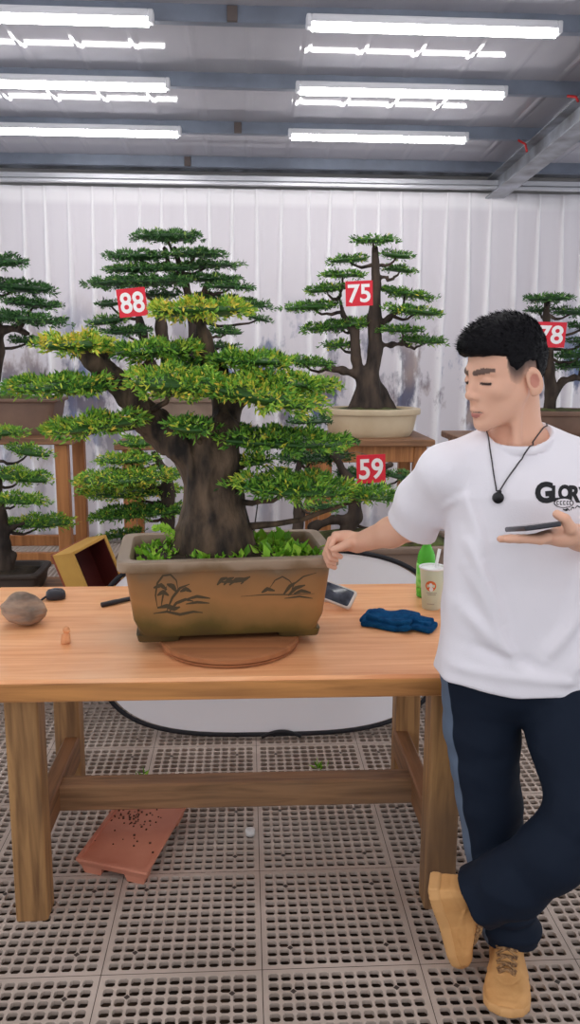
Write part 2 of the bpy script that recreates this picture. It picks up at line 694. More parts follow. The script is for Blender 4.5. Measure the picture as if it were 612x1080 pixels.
def curtain_material():
    m = mat('sheer white curtain with ink wash print', srgb(206, 202, 208), 0.85, spec=0.15)
    nt = m.node_tree
    bs = nt.nodes['Principled BSDF']
    tc = nt.nodes.new('ShaderNodeTexCoord')
    sp = nt.nodes.new('ShaderNodeSeparateXYZ')
    nt.links.new(tc.outputs['Object'], sp.inputs[0])
    # mountain patches
    mp = nt.nodes.new('ShaderNodeMapping')
    mp.inputs['Scale'].default_value = (2.6, 0.4, 1.15)
    nt.links.new(tc.outputs['Object'], mp.inputs['Vector'])
    n = nt.nodes.new('ShaderNodeTexNoise')
    n.inputs['Scale'].default_value = 1.9
    n.inputs['Detail'].default_value = 8
    n.inputs['Roughness'].default_value = 0.62
    nt.links.new(mp.outputs[0], n.inputs['Vector'])
    rp = nt.nodes.new('ShaderNodeValToRGB')
    rp.color_ramp.elements[0].position = 0.50
    rp.color_ramp.elements[1].position = 0.59
    nt.links.new(n.outputs['Fac'], rp.inputs['Fac'])
    # only in the printed band of the cloth
    rz = nt.nodes.new('ShaderNodeValToRGB')
    e = rz.color_ramp.elements
    e[0].position, e[0].color = 0.0, (0.15, 0.15, 0.15, 1)
    e[1].position, e[1].color = 0.62, (0, 0, 0, 1)
    x = e.new(0.18)
    x.color = (0.5, 0.5, 0.5, 1)
    x = e.new(0.36)
    x.color = (1, 1, 1, 1)
    x = e.new(0.5)
    x.color = (0.75, 0.75, 0.75, 1)
    mz = nt.nodes.new('ShaderNodeMath')
    mz.operation = 'DIVIDE'
    nt.links.new(sp.outputs['Z'], mz.inputs[0])
    mz.inputs[1].default_value = 3.4
    nt.links.new(mz.outputs[0], rz.inputs['Fac'])
    mu = nt.nodes.new('ShaderNodeMath')
    mu.operation = 'MULTIPLY'
    nt.links.new(rp.outputs['Color'], mu.inputs[0])
    nt.links.new(rz.outputs['Color'], mu.inputs[1])
    # ink hue varies between slate blue, grey and a little ochre
    n2 = nt.nodes.new('ShaderNodeTexNoise')
    n2.inputs['Scale'].default_value = 1.6
    nt.links.new(tc.outputs['Object'], n2.inputs['Vector'])
    rc = nt.nodes.new('ShaderNodeValToRGB')
    c = rc.color_ramp.elements
    c[0].position, c[0].color = 0.36, srgb(176, 156, 150)
    c[1].position, c[1].color = 0.60, srgb(92, 114, 156)
    z_ = c.new(0.47)
    z_.color = srgb(120, 116, 132)
    nt.links.new(n2.outputs['Fac'], rc.inputs['Fac'])
    mx = nt.nodes.new('ShaderNodeMix')
    mx.data_type = 'RGBA'
    nt.links.new(mu.outputs[0], mx.inputs[0])
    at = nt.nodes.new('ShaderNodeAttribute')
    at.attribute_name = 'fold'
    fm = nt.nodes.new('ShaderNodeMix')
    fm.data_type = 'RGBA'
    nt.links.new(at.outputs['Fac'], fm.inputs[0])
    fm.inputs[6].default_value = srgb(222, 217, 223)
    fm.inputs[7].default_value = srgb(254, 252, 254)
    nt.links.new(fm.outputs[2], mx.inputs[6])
    nt.links.new(rc.outputs['Color'], mx.inputs[7])
    nt.links.new(mx.outputs[2], bs.inputs['Base Color'])
    return m


xs = np.arange(-2.5, 3.3, 0.008)
zs = np.concatenate([np.linspace(0.03, 2.6, 26), np.linspace(2.66, 2.9, 6)])
g = np.random.default_rng(3)
px = []
x = -2.5
while x < 3.3:
    px.append(x)
    x += 0.165 + 0.05 * g.random()
X, Z = np.meshgrid(xs, zs)
D = np.zeros_like(X)
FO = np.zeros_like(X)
top = 2.9
for p in px:
    lean = 0.02 * g.standard_normal()
    wd = 0.007 + 0.020 * np.clip((top - Z) / 1.3, 0, 1)
    am = 0.012 + 0.045 * np.clip((top - Z) / 0.7, 0, 1) * (0.8 + 0.4 * g.random())
    cx = p + lean * (top - Z) / 1.5
    D += am * np.exp(-np.abs((X - cx) / wd) ** 2.4)
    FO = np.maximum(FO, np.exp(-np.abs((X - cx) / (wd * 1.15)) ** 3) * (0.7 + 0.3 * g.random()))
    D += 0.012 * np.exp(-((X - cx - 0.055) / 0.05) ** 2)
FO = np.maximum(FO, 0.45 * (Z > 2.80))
D += 0.008 * np.sin(X * 9 + 2 * np.sin(X * 3.1))
cv = np.stack([X, 6.93 - D, Z], -1).reshape(-1, 3)
nx = len(xs)
jj, ii = np.meshgrid(np.arange(len(zs) - 1), np.arange(nx - 1), indexing='ij')
base = (jj * nx + ii).ravel()
cf = np.stack([base, base + 1, base + nx + 1, base + nx], 1)
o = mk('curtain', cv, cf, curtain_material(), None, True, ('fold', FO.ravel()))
sm = o.modifiers.new('thickness', 'SOLIDIFY')
sm.thickness = 0.002
tag(o, 'tall white pleated curtain with blue grey ink mountain print along back wall', 'curtain')

# ceiling lights
m_batten = mat('white lamp batten', srgb(190, 190, 196), 0.4)
m_lamp = mat('lit lamp tube', (1, 1, 1, 1), 0.4, emit=((1.0, 0.985, 0.97, 1), LAMP))


def make_light():
    t = thing('ceiling_light', 'x', 'ceiling light', (0, 0, 0), 'tube lights under the ceiling')
    b = MB()
    n = 12
    rings = []
    for xx in (-0.585, 0.585):
        a_ = np.linspace(0, 2 * np.pi, n, endpoint=False)
        rings.append(np.stack([np.full(n, xx), 0.024 * np.cos(a_), -0.015 + 0.027 * np.sin(a_)], 1))
    b.loft(rings)
    b.build('lamp_tube', m_lamp, t)
    b = MB()
    b.box((0, 0.0, 0.0185), (1.17, 0.056, 0.018), bev=0.003)
    for s in (-1, 1):
        b.box((0, s * 0.0265, 0.003), (1.17, 0.002, 0.020))
    b.build('batten', m_batten, t, smooth=False)
    for s in (-1, 1):
        b = MB()
        b.box((s * 0.597, 0, 0.0), (0.026, 0.058, 0.056), bev=0.005)
        b.build('end_cap', m_batten, t, smooth=False)
    return t


rown = ['first row overhead, nearest the viewer', 'middle row overhead', 'last row overhead, nearest the curtain']
lamp0 = make_light()
used = False
for (xc, side) in ((-1.03, 'left'), (0.9, 'right')):
    for y, k in ((4.2, 0), (5.02, 1), (5.85, 2), (3.38, 3), (2.56, 3), (1.74, 3), (0.5, 3), (-0.8, 3)):
        o = copy_tree(lamp0) if used else lamp0
        used = True
        o.location = (xc, y - 0.005, CZ(y) - 0.085)
        if k < 3:
            o['label'] = 'lit white tube light on the %s in the %s' % (side, rown[k])
        else:  # unseen fixtures, added outside the view for their light
            o['label'] = 'unseen lit tube light added outside the view to brighten the hall'
m_red = mat('red cable', srgb(190, 40, 40), 0.5)
for pa, pb, lab in (((547, 143), (556, 160), 'short red wire beside the girder at the last row of lights'),
                    ((599, 92), (610, 107), 'short red wire beside the girder at the middle row of lights')):
    yy = 5.9 if pa[0] < 560 else 5.07
    p0, p1 = ony(*pa, yy), ony(*pb, yy - 0.05)
    p0[2] = min(p0[2], CZ(yy) - 0.08)
    b = MB()
    mid = (p0 + p1) / 2 + V(0.02, 0, 0.01)
    b.tube([p0, mid, p1], 0.008, 6)
    o = b.build('electrical_wire', m_red, None)
    tag(o, lab, 'wire')
#@@TABLE
# ================================================================== THE TABLE
m_wt = wood('honey varnished table wood', srgb(250, 186, 134), srgb(230, 154, 104), 5.0, 0, 0.38, wear=srgb(246, 204, 166))
m_wl = wood('weathered table leg wood', srgb(172, 130, 84), srgb(112, 80, 52), 6.0, 2, 0.55, wear=srgb(122, 98, 78))
m_ws = wood('weathered stretcher wood', srgb(160, 122, 88), srgb(112, 84, 60), 6.0, 0, 0.55, wear=srgb(128, 108, 92))
m_wy = wood('weathered side stretcher wood', srgb(150, 108, 74), srgb(110, 80, 54), 6.0, 1, 0.55)
TT = 0.75
tbl = thing('work_table', 'heavy honey coloured wooden work table under the large potted bonsai', 'table', (-0.03, 2.52, 0))
b = MB()
b.box((-0.03, 2.525, TT - 0.032), (1.77, 0.905, 0.064), bev=0.008)
b.build('tabletop', m_wt, tbl, smooth=False)
m_we = wood('dark worn table edge wood', srgb(204, 142, 82), srgb(140, 92, 50), 4.0, 0, 0.5, wear=srgb(176, 122, 78))
b = MB()
b.box((-0.03, 2.071, TT - 0.034), (1.76, 0.005, 0.05), bev=0.002)
b.build('front_edge', m_we, tbl, smooth=False)
for (x, y) in ((-0.617, 2.165), (0.562, 2.165), (-0.655, 2.86), (0.597, 2.86)):
    b = MB()
    h = TT - 0.064
    s0 = 0.046
    rings = []
    for z in (0.0, 0.2, 0.45, h):
        rings.append(sring(x + (0.004 * (h - z) * (-1 if x < 0 else 1)), y, z, s0, s0, 9, 32))
    b.loft(rings)
    b.build('leg', m_wl, tbl, angle=40)
for (x, y1) in ((-0.64, 2.86), (0.575, 2.86)):
    b = MB()
    b.box((x, 2.51, 0.175), (0.055, 0.66, 0.10), bev=0.006)
    b.build('side_stretcher', m_wy, tbl, smooth=False)
b = MB()
b.box((-0.03, 2.52, 0.17), (1.19, 0.075, 0.09), bev=0.006)
b.build('long_stretcher', m_ws, tbl, smooth=False)
b = MB()
b.box((-0.03, 2.16, TT - 0.095), (1.1, 0.03, 0.05))
b.box((-0.03, 2.86, TT - 0.095), (1.15, 0.03, 0.05))

# turntable below the pot
m_tt = wood('dusty brown turntable wood', srgb(176, 116, 74), srgb(140, 90, 58), 3.0, 0, 0.7)
b = MB()
cx, cy = -0.05, 2.335
for r0, z0, z1 in ((0.2, TT + 0.001, TT + 0.012), (0.205, TT + 0.012, TT + 0.030)):
    b.loft([sring(cx, cy, z0, r0 - 0.006, r0 - 0.006, 2, 64), sring(cx, cy, z0 + 0.003, r0, r0, 2, 64),
            sring(cx, cy, z1 - 0.003, r0, r0, 2, 64), sring(cx, cy, z1, r0 - 0.005, r0 - 0.005, 2, 64)])
b.loft([sring(cx, cy, TT + 0.030, 0.185, 0.185, 2, 64), sring(cx, cy, TT + 0.032, 0.18, 0.18, 2, 64)])
tl_ = np.linspace(0, 2 * np.pi, 65)
b.tube([V(cx + 0.198 * math.cos(t), cy + 0.198 * math.sin(t), TT + 0.0265) for t in tl_], 0.0045, 8, cap=False)
o = b.build('turntable', m_tt, None, angle=35)
tag(o, 'round brown wooden turntable between the table and the large pot', 'turntable')

# white oval reflector standing behind the table
m_refl = mat('white reflector cloth', srgb(248, 247, 252), 0.7)
m_rim = mat('black reflector rim', srgb(26, 27, 34), 0.6)
rf = thing('photo_reflector', 'big white oval photo reflector with black rim standing behind the table', 'reflector', (0.1, 3.25, 0.0))
b = MB()
n = 72
tt = np.linspace(0, 2 * np.pi, n, endpoint=False)
ca, sa = np.cos(tt), np.sin(tt)
ex = 0.715 * np.sign(ca) * np.abs(ca) ** (2 / 3.2)
ez = 0.392 * np.sign(sa) * np.abs(sa) ** (2 / 3.2)
tilt = 0.10


def rp(x, z, dy=0.0):
    return np.stack([0.10 + x, 3.22 + tilt * (z + 0.41) + dy + 0 * x, z + 0.415], -1)


rings = [rp(ex * s, ez * s, 0.015 * (1 - s * s)) for s in (0.02, 0.3, 0.6, 0.85, 0.975)]
b.loft(rings[::-1], close_top=True, close_bottom=False)
rings2 = [r + V(0, 0.006, 0) for r in rings]
b.loft(rings2, close_top=False, close_bottom=True)
b.build('cloth', m_refl, rf)
b = MB()
P = rp(ex, ez)
P = np.concatenate([P, P[:2]])
b.tube(P, 0.010, 8, cap=False)
b.build('rim', m_rim, rf)
b = MB()
b.tube([rp(np.array([-0.04 + 0.012 * k]), np.array([-0.398 + 0.022 * math.sin(k / 14 * math.pi)]), -0.01)[0] for k in range(15)], 0.008, 6)
b.build('handle', m_rim, rf)

# terracotta tray on the floor
m_terra = mat('terracotta', srgb(216, 146, 120), 0.6, var=srgb(198, 124, 100), scale=5, bump=0.06)
m_dirt = mat('crumbs of soil', srgb(96, 62, 46), 0.9)
A = onz(80, 906, 0.055)
B = onz(152, 921, 0.055)
ex_ = (B - A) / np.linalg.norm(B - A)
ey_ = V(-ex_[1], ex_[0], 0)
ey_ = np.array([0.24, 0.97, 0]) / np.linalg.norm([0.24, 0.97, 0])
wid, dep = np.linalg.norm(B - A) + 0.01, 0.42
tr = thing('terracotta_tray', 'shallow terracotta tray on small feet on the floor under the table', 'tray', A + ex_ * wid / 2 + ey_ * dep / 2 - V(0, 0, 0.055))


def tq(u, v_, z):
    p = A + ex_ * u + ey_ * v_
    return V(p[0], p[1], z)


def trect(mb, u0, u1, v0, v1, z0, z1, gap=0.0):
    mb.add([tq(u0 + gap, v0 + gap, z0), tq(u1 - gap, v0 + gap, z0), tq(u1 - gap, v1 - gap, z0), tq(u0 + gap, v1 - gap, z0),
            tq(u0, v0, z1), tq(u1, v0, z1), tq(u1, v1, z1), tq(u0, v1, z1)],
           [[3, 2, 1, 0], [4, 5, 6, 7], [0, 1, 5, 4], [1, 2, 6, 5], [2, 3, 7, 6], [3, 0, 4, 7]])


b = MB()
trect(b, 0, wid, 0, dep, 0.028, 0.05, 0.012)
trect(b, 0, wid, 0, 0.012, 0.05, 0.058)
trect(b, 0, wid, dep - 0.012, dep, 0.05, 0.058)
trect(b, 0, 0.012, 0.012, dep - 0.012, 0.05, 0.058)
trect(b, wid - 0.012, wid, 0.012, dep - 0.012, 0.05, 0.058)
b.build('body', m_terra, tr, smooth=False)
for u0 in (0.012, wid - 0.085):
    for v0 in (0.012, dep - 0.085):
        b = MB()
        trect(b, u0, u0 + 0.072, v0, v0 + 0.072, 0.0, 0.03, 0.008)
        b.build('foot', m_terra, tr, smooth=False)
b = MB()
for k in range(70):
    u = np.clip(0.10 + 0.05 * RNG.standard_normal(), 0.02, wid - 0.02)
    v_ = np.clip(0.27 + 0.03 * RNG.standard_normal() if k < 50 else 0.1 + 0.25 * RNG.random(), 0.02, dep - 0.02)
    s = 0.003 + 0.004 * RNG.random()
    b.box(tq(u if k < 50 else wid * RNG.random() * 0.9 + 0.01, v_, 0.0505), (s, s, s * 0.8))
tag(b.build('soil_crumbs', m_dirt, tr, smooth=False), kind='stuff')

m_cap = mat('white plastic cap', srgb(232, 230, 228), 0.4)
c = onz(264, 880, 0)
b = MB()
b.loft([sring(c[0], c[1], z, r, r, 2, 24) for z, r in ((0.0, 0.016), (0.012, 0.017), (0.018, 0.0165), (0.02, 0.014), (0.0205, 0.004))])
tag(b.build('bottle_cap', m_cap, None), 'small white bottle cap lying on the floor grating', 'cap')
#@@PLANTS
# ================================================================== PLANTS
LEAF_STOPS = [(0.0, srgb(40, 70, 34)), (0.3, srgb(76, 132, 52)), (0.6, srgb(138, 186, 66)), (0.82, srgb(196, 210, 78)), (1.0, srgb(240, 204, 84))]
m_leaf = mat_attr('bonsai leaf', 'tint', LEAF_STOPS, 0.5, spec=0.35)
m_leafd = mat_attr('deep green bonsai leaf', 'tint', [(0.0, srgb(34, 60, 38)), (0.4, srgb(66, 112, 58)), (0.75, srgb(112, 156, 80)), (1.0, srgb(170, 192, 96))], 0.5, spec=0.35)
m_weed = mat_attr('weed leaf', 'tint', [(0.0, srgb(60, 110, 30)), (0.5, srgb(120, 180, 46)), (1.0, srgb(178, 216, 78))], 0.5, spec=0.3)
m_bark = mat('dark rugged bark', srgb(108, 88, 70), 0.9, var=srgb(34, 29, 26), scale=24, stretch=(1, 1, 0.4), bump=1.0, bscale=40)
m_bark2 = mat('dark brown bark', srgb(84, 70, 60), 0.9, var=srgb(30, 26, 25), scale=16, stretch=(1, 1, 0.35), bump=0.9, bscale=26)
m_moss = mat('moss and soil', srgb(96, 108, 52), 0.95, var=srgb(62, 50, 38), scale=18, bump=0.6, bscale=60)
m_soil = mat('dark soil', srgb(74, 60, 44), 0.95, var=srgb(40, 34, 26), scale=22, bump=0.7, bscale=70)


def leaf_cloud(mb, C, dirs, ln, wd, tint):
    n = len(C)
    dirs = dirs / (np.linalg.norm(dirs, axis=1, keepdims=True) + 1e-9)
    rnd = RNG.standard_normal((n, 3))
    S = np.cross(dirs, rnd)
    S /= np.linalg.norm(S, axis=1, keepdims=True) + 1e-9
    N = np.cross(S, dirs)
    ln = ln * (0.7 + 0.6 * RNG.random((n, 1)))
    wd = wd * (0.8 + 0.4 * RNG.random((n, 1)))
    a = C
    m = C + dirs * ln * 0.5 + N * ln * 0.08
    v = np.stack([a, m + S * wd, C + dirs * ln, m - S * wd], 1).reshape(-1, 3)
    f = np.arange(4 * n).reshape(n, 4)
    mb.add(v, f, np.repeat(np.clip(tint, 0, 1), 4))


def pad_mesh(A, Bp, th, dep, leaf, dens, tint, yel, seed):
    """one flat cloud of foliage between two end points"""
    global RNG
    keep = RNG
    RNG = np.random.default_rng(seed)
    A, Bp = np.asarray(A, float), np.asarray(Bp, float)
    L = Bp - A
    hl = np.linalg.norm(L) / 2
    ux = L / (2 * hl)
    uy = V(0, 1, 0) - ux * ux[1]
    uy /= np.linalg.norm(uy)
    uz = np.cross(ux, uy)
    uz = uz if uz[2] > 0 else -uz
    mid = (A + Bp) / 2
    area = math.pi * hl * dep
    n = int(area / (leaf * leaf) * 2.6 * dens)
    mb = MB()
    # twiggy core
    m_, k_ = 10, 14
    rings = []
    for i in range(m_):
        r = 0.03 + 0.84 * math.sin(math.pi * (i + 0.5) / m_)
        z = -math.cos(math.pi * (i + 0.5) / m_) * th * 0.3
        t = np.linspace(0, 2 * np.pi, k_, endpoint=False)
        rr = r * (1 + 0.10 * np.sin(3 * t + seed) + 0.07 * np.sin(5 * t + 2.1 * seed))
        rings.append(mid + (np.cos(t) * rr * hl)[:, None] * ux + (np.sin(t) * rr * dep)[:, None] * uy + z * uz)
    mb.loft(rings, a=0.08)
    # shoots
    t = RNG.random(n) * 2 * np.pi
    r = np.sqrt(RNG.random(n))
    edge = 1 + 0.10 * np.sin(3 * t + seed) + 0.07 * np.sin(5 * t + 2.1 * seed) + 0.05 * np.sin(11 * t + seed)
    r = r * edge
    hmax = np.sqrt(np.clip(1.02 - (r / edge) ** 2.2, 0.02, 1))
    sg = np.where(RNG.random(n) < 0.68, 1.0, -0.75)
    h = sg * hmax * th * 0.5 * (0.5 + 0.5 * RNG.random(n) ** 0.5)
    h += th * 0.12 * np.sin(7 * r * np.cos(t) * hl / 0.12 + seed) * (hl > 0.08)
    C = mid + (np.cos(t) * r * hl)[:, None] * ux + (np.sin(t) * r * dep)[:, None] * uy + h[:, None] * uz
    out = (np.cos(t) * r)[:, None] * ux + (np.sin(t) * r)[:, None] * uy
    per = 4
    C = np.repeat(C, per, 0) + RNG.standard_normal((n * per, 3)) * leaf * 0.18
    D = np.repeat(out * 0.9, per, 0) + np.repeat((0.25 + 0.35 * np.sign(sg) * RNG.random(n))[:, None] * uz, per, 0) + RNG.standard_normal((n * per, 3)) * 0.55
    tn = tint + 0.16 * RNG.standard_normal(n * per) + np.repeat(0.10 * RNG.standard_normal(n), per)
    lump = np.repeat(sn(C[::per], 22, seed), per)
    tn += 0.10 * lump
    yl = (np.repeat(RNG.random(n), per) < yel)
    tn[yl] = 0.80 + 0.2 * RNG.random(yl.sum())
    leaf_cloud(mb, C, D, leaf, leaf * 0.17, tn)
    RNG = keep
    return mb


_seed = [11]


def foliage(root, x0, y0, x1, y1, th, Y, dy=0.0, dep=None, leaf=0.02, dens=1.0, tint=0.35, yel=0.05, m=None):
    """a pad whose ends and thickness were measured in the photo, standing at depth Y"""
    A = ony(x0, y0, Y + dy)
    B_ = ony(x1, y1, Y + dy)
    sc = (Y + dy) * 1.02 / FPX
    hl = np.linalg.norm(B_ - A) / 2
    if dep is None:
        dep = min(max(hl * 0.55, 0.05), 0.19)
    th = max(th * 0.72 - 1.0, 4.0)
    _seed[0] += 1
    pm = pad_mesh(A, B_, th * sc, dep, leaf, dens, tint, yel, _seed[0])
    o = pm.build('foliage_pad', m or m_leaf, root, smooth=False, attr='tint')
    return o, (A + B_) / 2


def bark_sdf(chains, k=0.02, amp=0.008, fr=60, roots=None):
    def fn(P):
        d = None
        for pts, rad in chains:
            e = chain(P, pts, rad, k)
            d = e if d is None else smin(d, e, k)
        Q = P * V(1, 1, 0.35)
        d = d + amp * (0.6 * sn(Q, fr, 5) + 0.5 * sn(Q, fr * 2.3, 6))
        return d
    return fn


def trunk_mesh(chains, h, k=0.02, amp=0.008, fr=60, floor_z=None):
    fn0 = bark_sdf(chains, k, amp, fr)
    fn = fn0 if floor_z is None else (lambda P: np.maximum(fn0(P), floor_z - P[:, 2]))
    allp = np.concatenate([np.array(c[0]) for c in chains])
    mr = max(max(c[1]) for c in chains) + 0.04
    return nets(fn, allp.min(0) - mr, allp.max(0) + mr, h)


def rect_rings(prof, c, rz, p, n=64):
    return [sring(c[0], c[1], z, a, b_, p, n, rz) for (z, a, b_) in prof]


def pot_mesh(mb, c, z0, H, a, b_, taper, rimw, rimh, p, rz, wall=0.022, depth=None):
    """a planter: body, outward lip, hollow inside. a, b_ half sizes at the lip"""
    depth = depth or H * 0.45
    ta, tb = a - rimw, b_ - rimw
    pr = [(z0, ta * taper, tb * taper), (z0 + H * 0.03, ta * taper + 0.004, tb * taper + 0.004),
          (z0 + H * 0.22, ta * (taper + 0.55 * (1 - taper)), tb * (taper + 0.55 * (1 - taper))),
          (z0 + H - rimh - 0.004, ta, tb), (z0 + H - rimh, a - 0.003, b_ - 0.003), (z0 + H - rimh + 0.004, a, b_),
          (z0 + H - 0.004, a, b_), (z0 + H, a - 0.004, b_ - 0.004), (z0 + H, a - rimw - wall + 0.004, b_ - rimw - wall + 0.004),
          (z0 + H - 0.005, a - rimw - wall, b_ - rimw - wall), (z0 + H - depth, a - rimw - wall - 0.01, b_ - rimw - wall - 0.01)]
    mb.loft(rect_rings(pr, c, rz, p))


def limb_tube(mb, A, B_, r0, r1, bend=0.03):
    A, B_ = np.asarray(A, float), np.asarray(B_, float)
    pts = []
    for i in range(7):
        t = i / 6
        pts.append(A + (B_ - A) * t + V(0, 0, -bend * math.sin(math.pi * t)) + RNG.standard_normal(3) * 0.004)
    mb.tube(pts, np.linspace(r0, r1, 7), 7, noise=0.10)


def bonsai(name, label, Y, trunk, pads, loc, m, bark, h=0.012, amp=0.01, fr=40, leaf=0.022, dens=1.0, tk=0.8, pth=1.25, tint=0.3, yel=0.03, floor_z=None, thick=0.012):
    """trunk: list of (photo points, photo radii); pads: (x0,y0,x1,y1,thickness[,dy[,tint[,yel]]])"""
    root = thing(name, label, 'bonsai', loc)
    sc = Y * 1.02 / FPX
    ch = []
    axis = []
    for tr_ in trunk:
        pts, rad = tr_[0], tr_[1]
        dyl = tr_[2] if len(tr_) > 2 else [0] * len(pts)
        P = [ony(px_, py_, Y + d_) for (px_, py_), d_ in zip(pts, dyl)]
        ch.append((P, [r * sc * tk for r in rad]))
        for i in range(len(P) - 1):
            for t in np.linspace(0, 1, 6):
                axis.append(P[i] + t * (P[i + 1] - P[i]))
    axis = np.array(axis)
    v, f = trunk_mesh(ch, h, 0.02, amp, fr, floor_z)
    tm = MB()
    tm.add(v, f)
    for k, pd in enumerate(pads):
        x0, y0, x1, y1, th = pd[:5]
        dy = pd[5] if len(pd) > 5 else [(-0.06, 0.05, 0.0, -0.1, 0.1)[k % 5]][0]
        th = th * pth
        tn = pd[6] if len(pd) > 6 else tint
        yl = pd[7] if len(pd) > 7 else yel
        o, mid = foliage(root, x0, y0, x1, y1, th, Y, dy, leaf=leaf, dens=dens, tint=tn, yel=yl, m=m)
        low = axis[axis[:, 2] < mid[2] - 0.01]
        if len(low) == 0:
            low = axis
        j = np.argmin(np.linalg.norm((low - mid) * V(1, 1, 1.6), axis=1))
        limb_tube(tm, low[j], mid + V(0, 0, -th * sc * 0.1), thick, thick * 0.45)
    tm.build('trunk', bark, root)
    return root
#@@MAINTREE
# ------------------------------------------------------------------ the large potted bonsai on the table
def pot_material():
    m = mat('brown green glazed clay', srgb(150, 112, 72), 0.42, spec=0.4)
    nt = m.node_tree
    bs = nt.nodes['Principled BSDF']
    tc = nt.nodes.new('ShaderNodeTexCoord')
    sp = nt.nodes.new('ShaderNodeSeparateXYZ')
    nt.links.new(tc.outputs['Object'], sp.inputs[0])
    n = nt.nodes.new('ShaderNodeTexNoise')
    n.inputs['Scale'].default_value = 5
    n.inputs['Detail'].default_value = 6
    nt.links.new(tc.outputs['Object'], n.inputs['Vector'])
    ma = nt.nodes.new('ShaderNodeMath')
    ma.operation = 'MULTIPLY_ADD'
    nt.links.new(n.outputs['Fac'], ma.inputs[0])
    ma.inputs[1].default_value = 0.16
    nt.links.new(sp.outputs['Z'], ma.inputs[2])
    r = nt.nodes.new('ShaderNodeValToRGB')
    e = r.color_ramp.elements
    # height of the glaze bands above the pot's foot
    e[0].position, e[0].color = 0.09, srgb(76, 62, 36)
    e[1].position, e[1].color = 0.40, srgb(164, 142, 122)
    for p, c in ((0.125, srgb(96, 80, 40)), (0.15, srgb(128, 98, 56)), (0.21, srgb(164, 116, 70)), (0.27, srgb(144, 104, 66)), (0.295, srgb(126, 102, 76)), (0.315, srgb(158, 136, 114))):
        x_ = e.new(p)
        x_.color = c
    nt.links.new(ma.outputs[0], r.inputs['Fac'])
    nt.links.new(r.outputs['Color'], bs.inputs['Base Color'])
    return m


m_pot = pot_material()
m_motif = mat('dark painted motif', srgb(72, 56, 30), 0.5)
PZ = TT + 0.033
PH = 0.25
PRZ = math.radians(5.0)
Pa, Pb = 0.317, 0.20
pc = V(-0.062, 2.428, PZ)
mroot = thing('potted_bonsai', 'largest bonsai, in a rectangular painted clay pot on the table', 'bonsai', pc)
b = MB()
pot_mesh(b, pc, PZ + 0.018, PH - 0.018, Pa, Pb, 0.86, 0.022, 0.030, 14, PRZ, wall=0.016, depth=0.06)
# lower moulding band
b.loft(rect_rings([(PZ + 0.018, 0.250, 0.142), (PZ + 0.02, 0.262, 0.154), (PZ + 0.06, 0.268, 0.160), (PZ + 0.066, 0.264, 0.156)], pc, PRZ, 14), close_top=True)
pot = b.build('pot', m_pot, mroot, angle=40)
cR, sR = math.cos(PRZ), math.sin(PRZ)


def pl(x, y, z):
    return V(pc[0] + x * cR - y * sR, pc[1] + x * sR + y * cR, z)


for sx in (-1, 1):
    for sy in (-1, 1):
        b = MB()
        c = pl(sx * 0.205, sy * 0.10, 0)
        b.loft([sring(c[0], c[1], z, a_, d_, 8, 32, PRZ) for z, a_, d_ in ((PZ, 0.058, 0.042), (PZ + 0.004, 0.06, 0.044), (PZ + 0.022, 0.064, 0.048))])
        fo = b.build('foot', m_pot, pot, angle=40)
m_pot_soil_z = PZ + PH - 0.035
b = MB()
n1, n2 = 40, 26
gx = np.linspace(-Pa + 0.045, Pa - 0.045, n1)
gy = np.linspace(-Pb + 0.042, Pb - 0.042, n2)
vv = []
for y in gy:
    for x in gx:
        hh = 0.028 * math.exp(-((x + 0.04) ** 2 + (y - 0.03) ** 2) / 0.03) + 0.006 * math.sin(x * 40) * math.sin(y * 37)
        vv.append(pl(x, y, m_pot_soil_z + hh))
b.add(vv, [[j * n1 + i, j * n1 + i + 1, j * n1 + n1 + i + 1, j * n1 + n1 + i] for j in range(n2 - 1) for i in range(n1 - 1)])
b.build('soil', m_soil, mroot)


# painted motifs, thin raised glaze on the front face
def face_pt(px_, py_):
    """point of the pot's front face seen at a photo point"""
    d = ray(px_, py_)
    nrm = V(sR, -cR, 0)
    best = None
    for t in np.linspace(1.8, 2.8, 2000):
        P = EYE + d * t
        q = P - pc
        ly = -q[0] * sR + q[1] * cR
        z = P[2] - PZ
        H = PH - 0.018
        tz = np.clip((z - 0.018) / H, 0, 1)
        hw = Pb - 0.022
        f_ = np.interp(tz, [0, 0.03, 0.22, 0.87], [0.86, 0.865, 0.86 + 0.55 * 0.14, 1.0])
        if ly >= -hw * f_:
            return P + nrm * 0.0012
    return P


def stroke(mb, pts, wpx):
    """a tapering painted stroke through photo points"""
    P = np.array(pts, float)
    t = np.linspace(0, 1, len(P))
    tt_ = np.linspace(0, 1, 3 * (len(P) - 1) + 1)
    xs_, ys_ = np.interp(tt_, t, P[:, 0]), np.interp(tt_, t, P[:, 1])
    q = [face_pt(x, y) for x, y in zip(xs_, ys_)]
    q = np.array(q)
    T = np.gradient(q, axis=0)
    nrm = V(sR, -cR, 0)
    S = np.cross(T, nrm)
    S /= np.linalg.norm(S, axis=1, keepdims=True) + 1e-9
    wd = wpx * 0.0036 * np.sin(np.pi * np.clip(tt_, 0.06, 0.94)) ** 0.7
    A_ = q + S * wd[:, None] / 2
    B_ = q - S * wd[:, None] / 2
    v = np.concatenate([A_, B_])
    n = len(q)
    mb.add(v, [[i, i + 1, n + i + 1, n + i] for i in range(n - 1)])


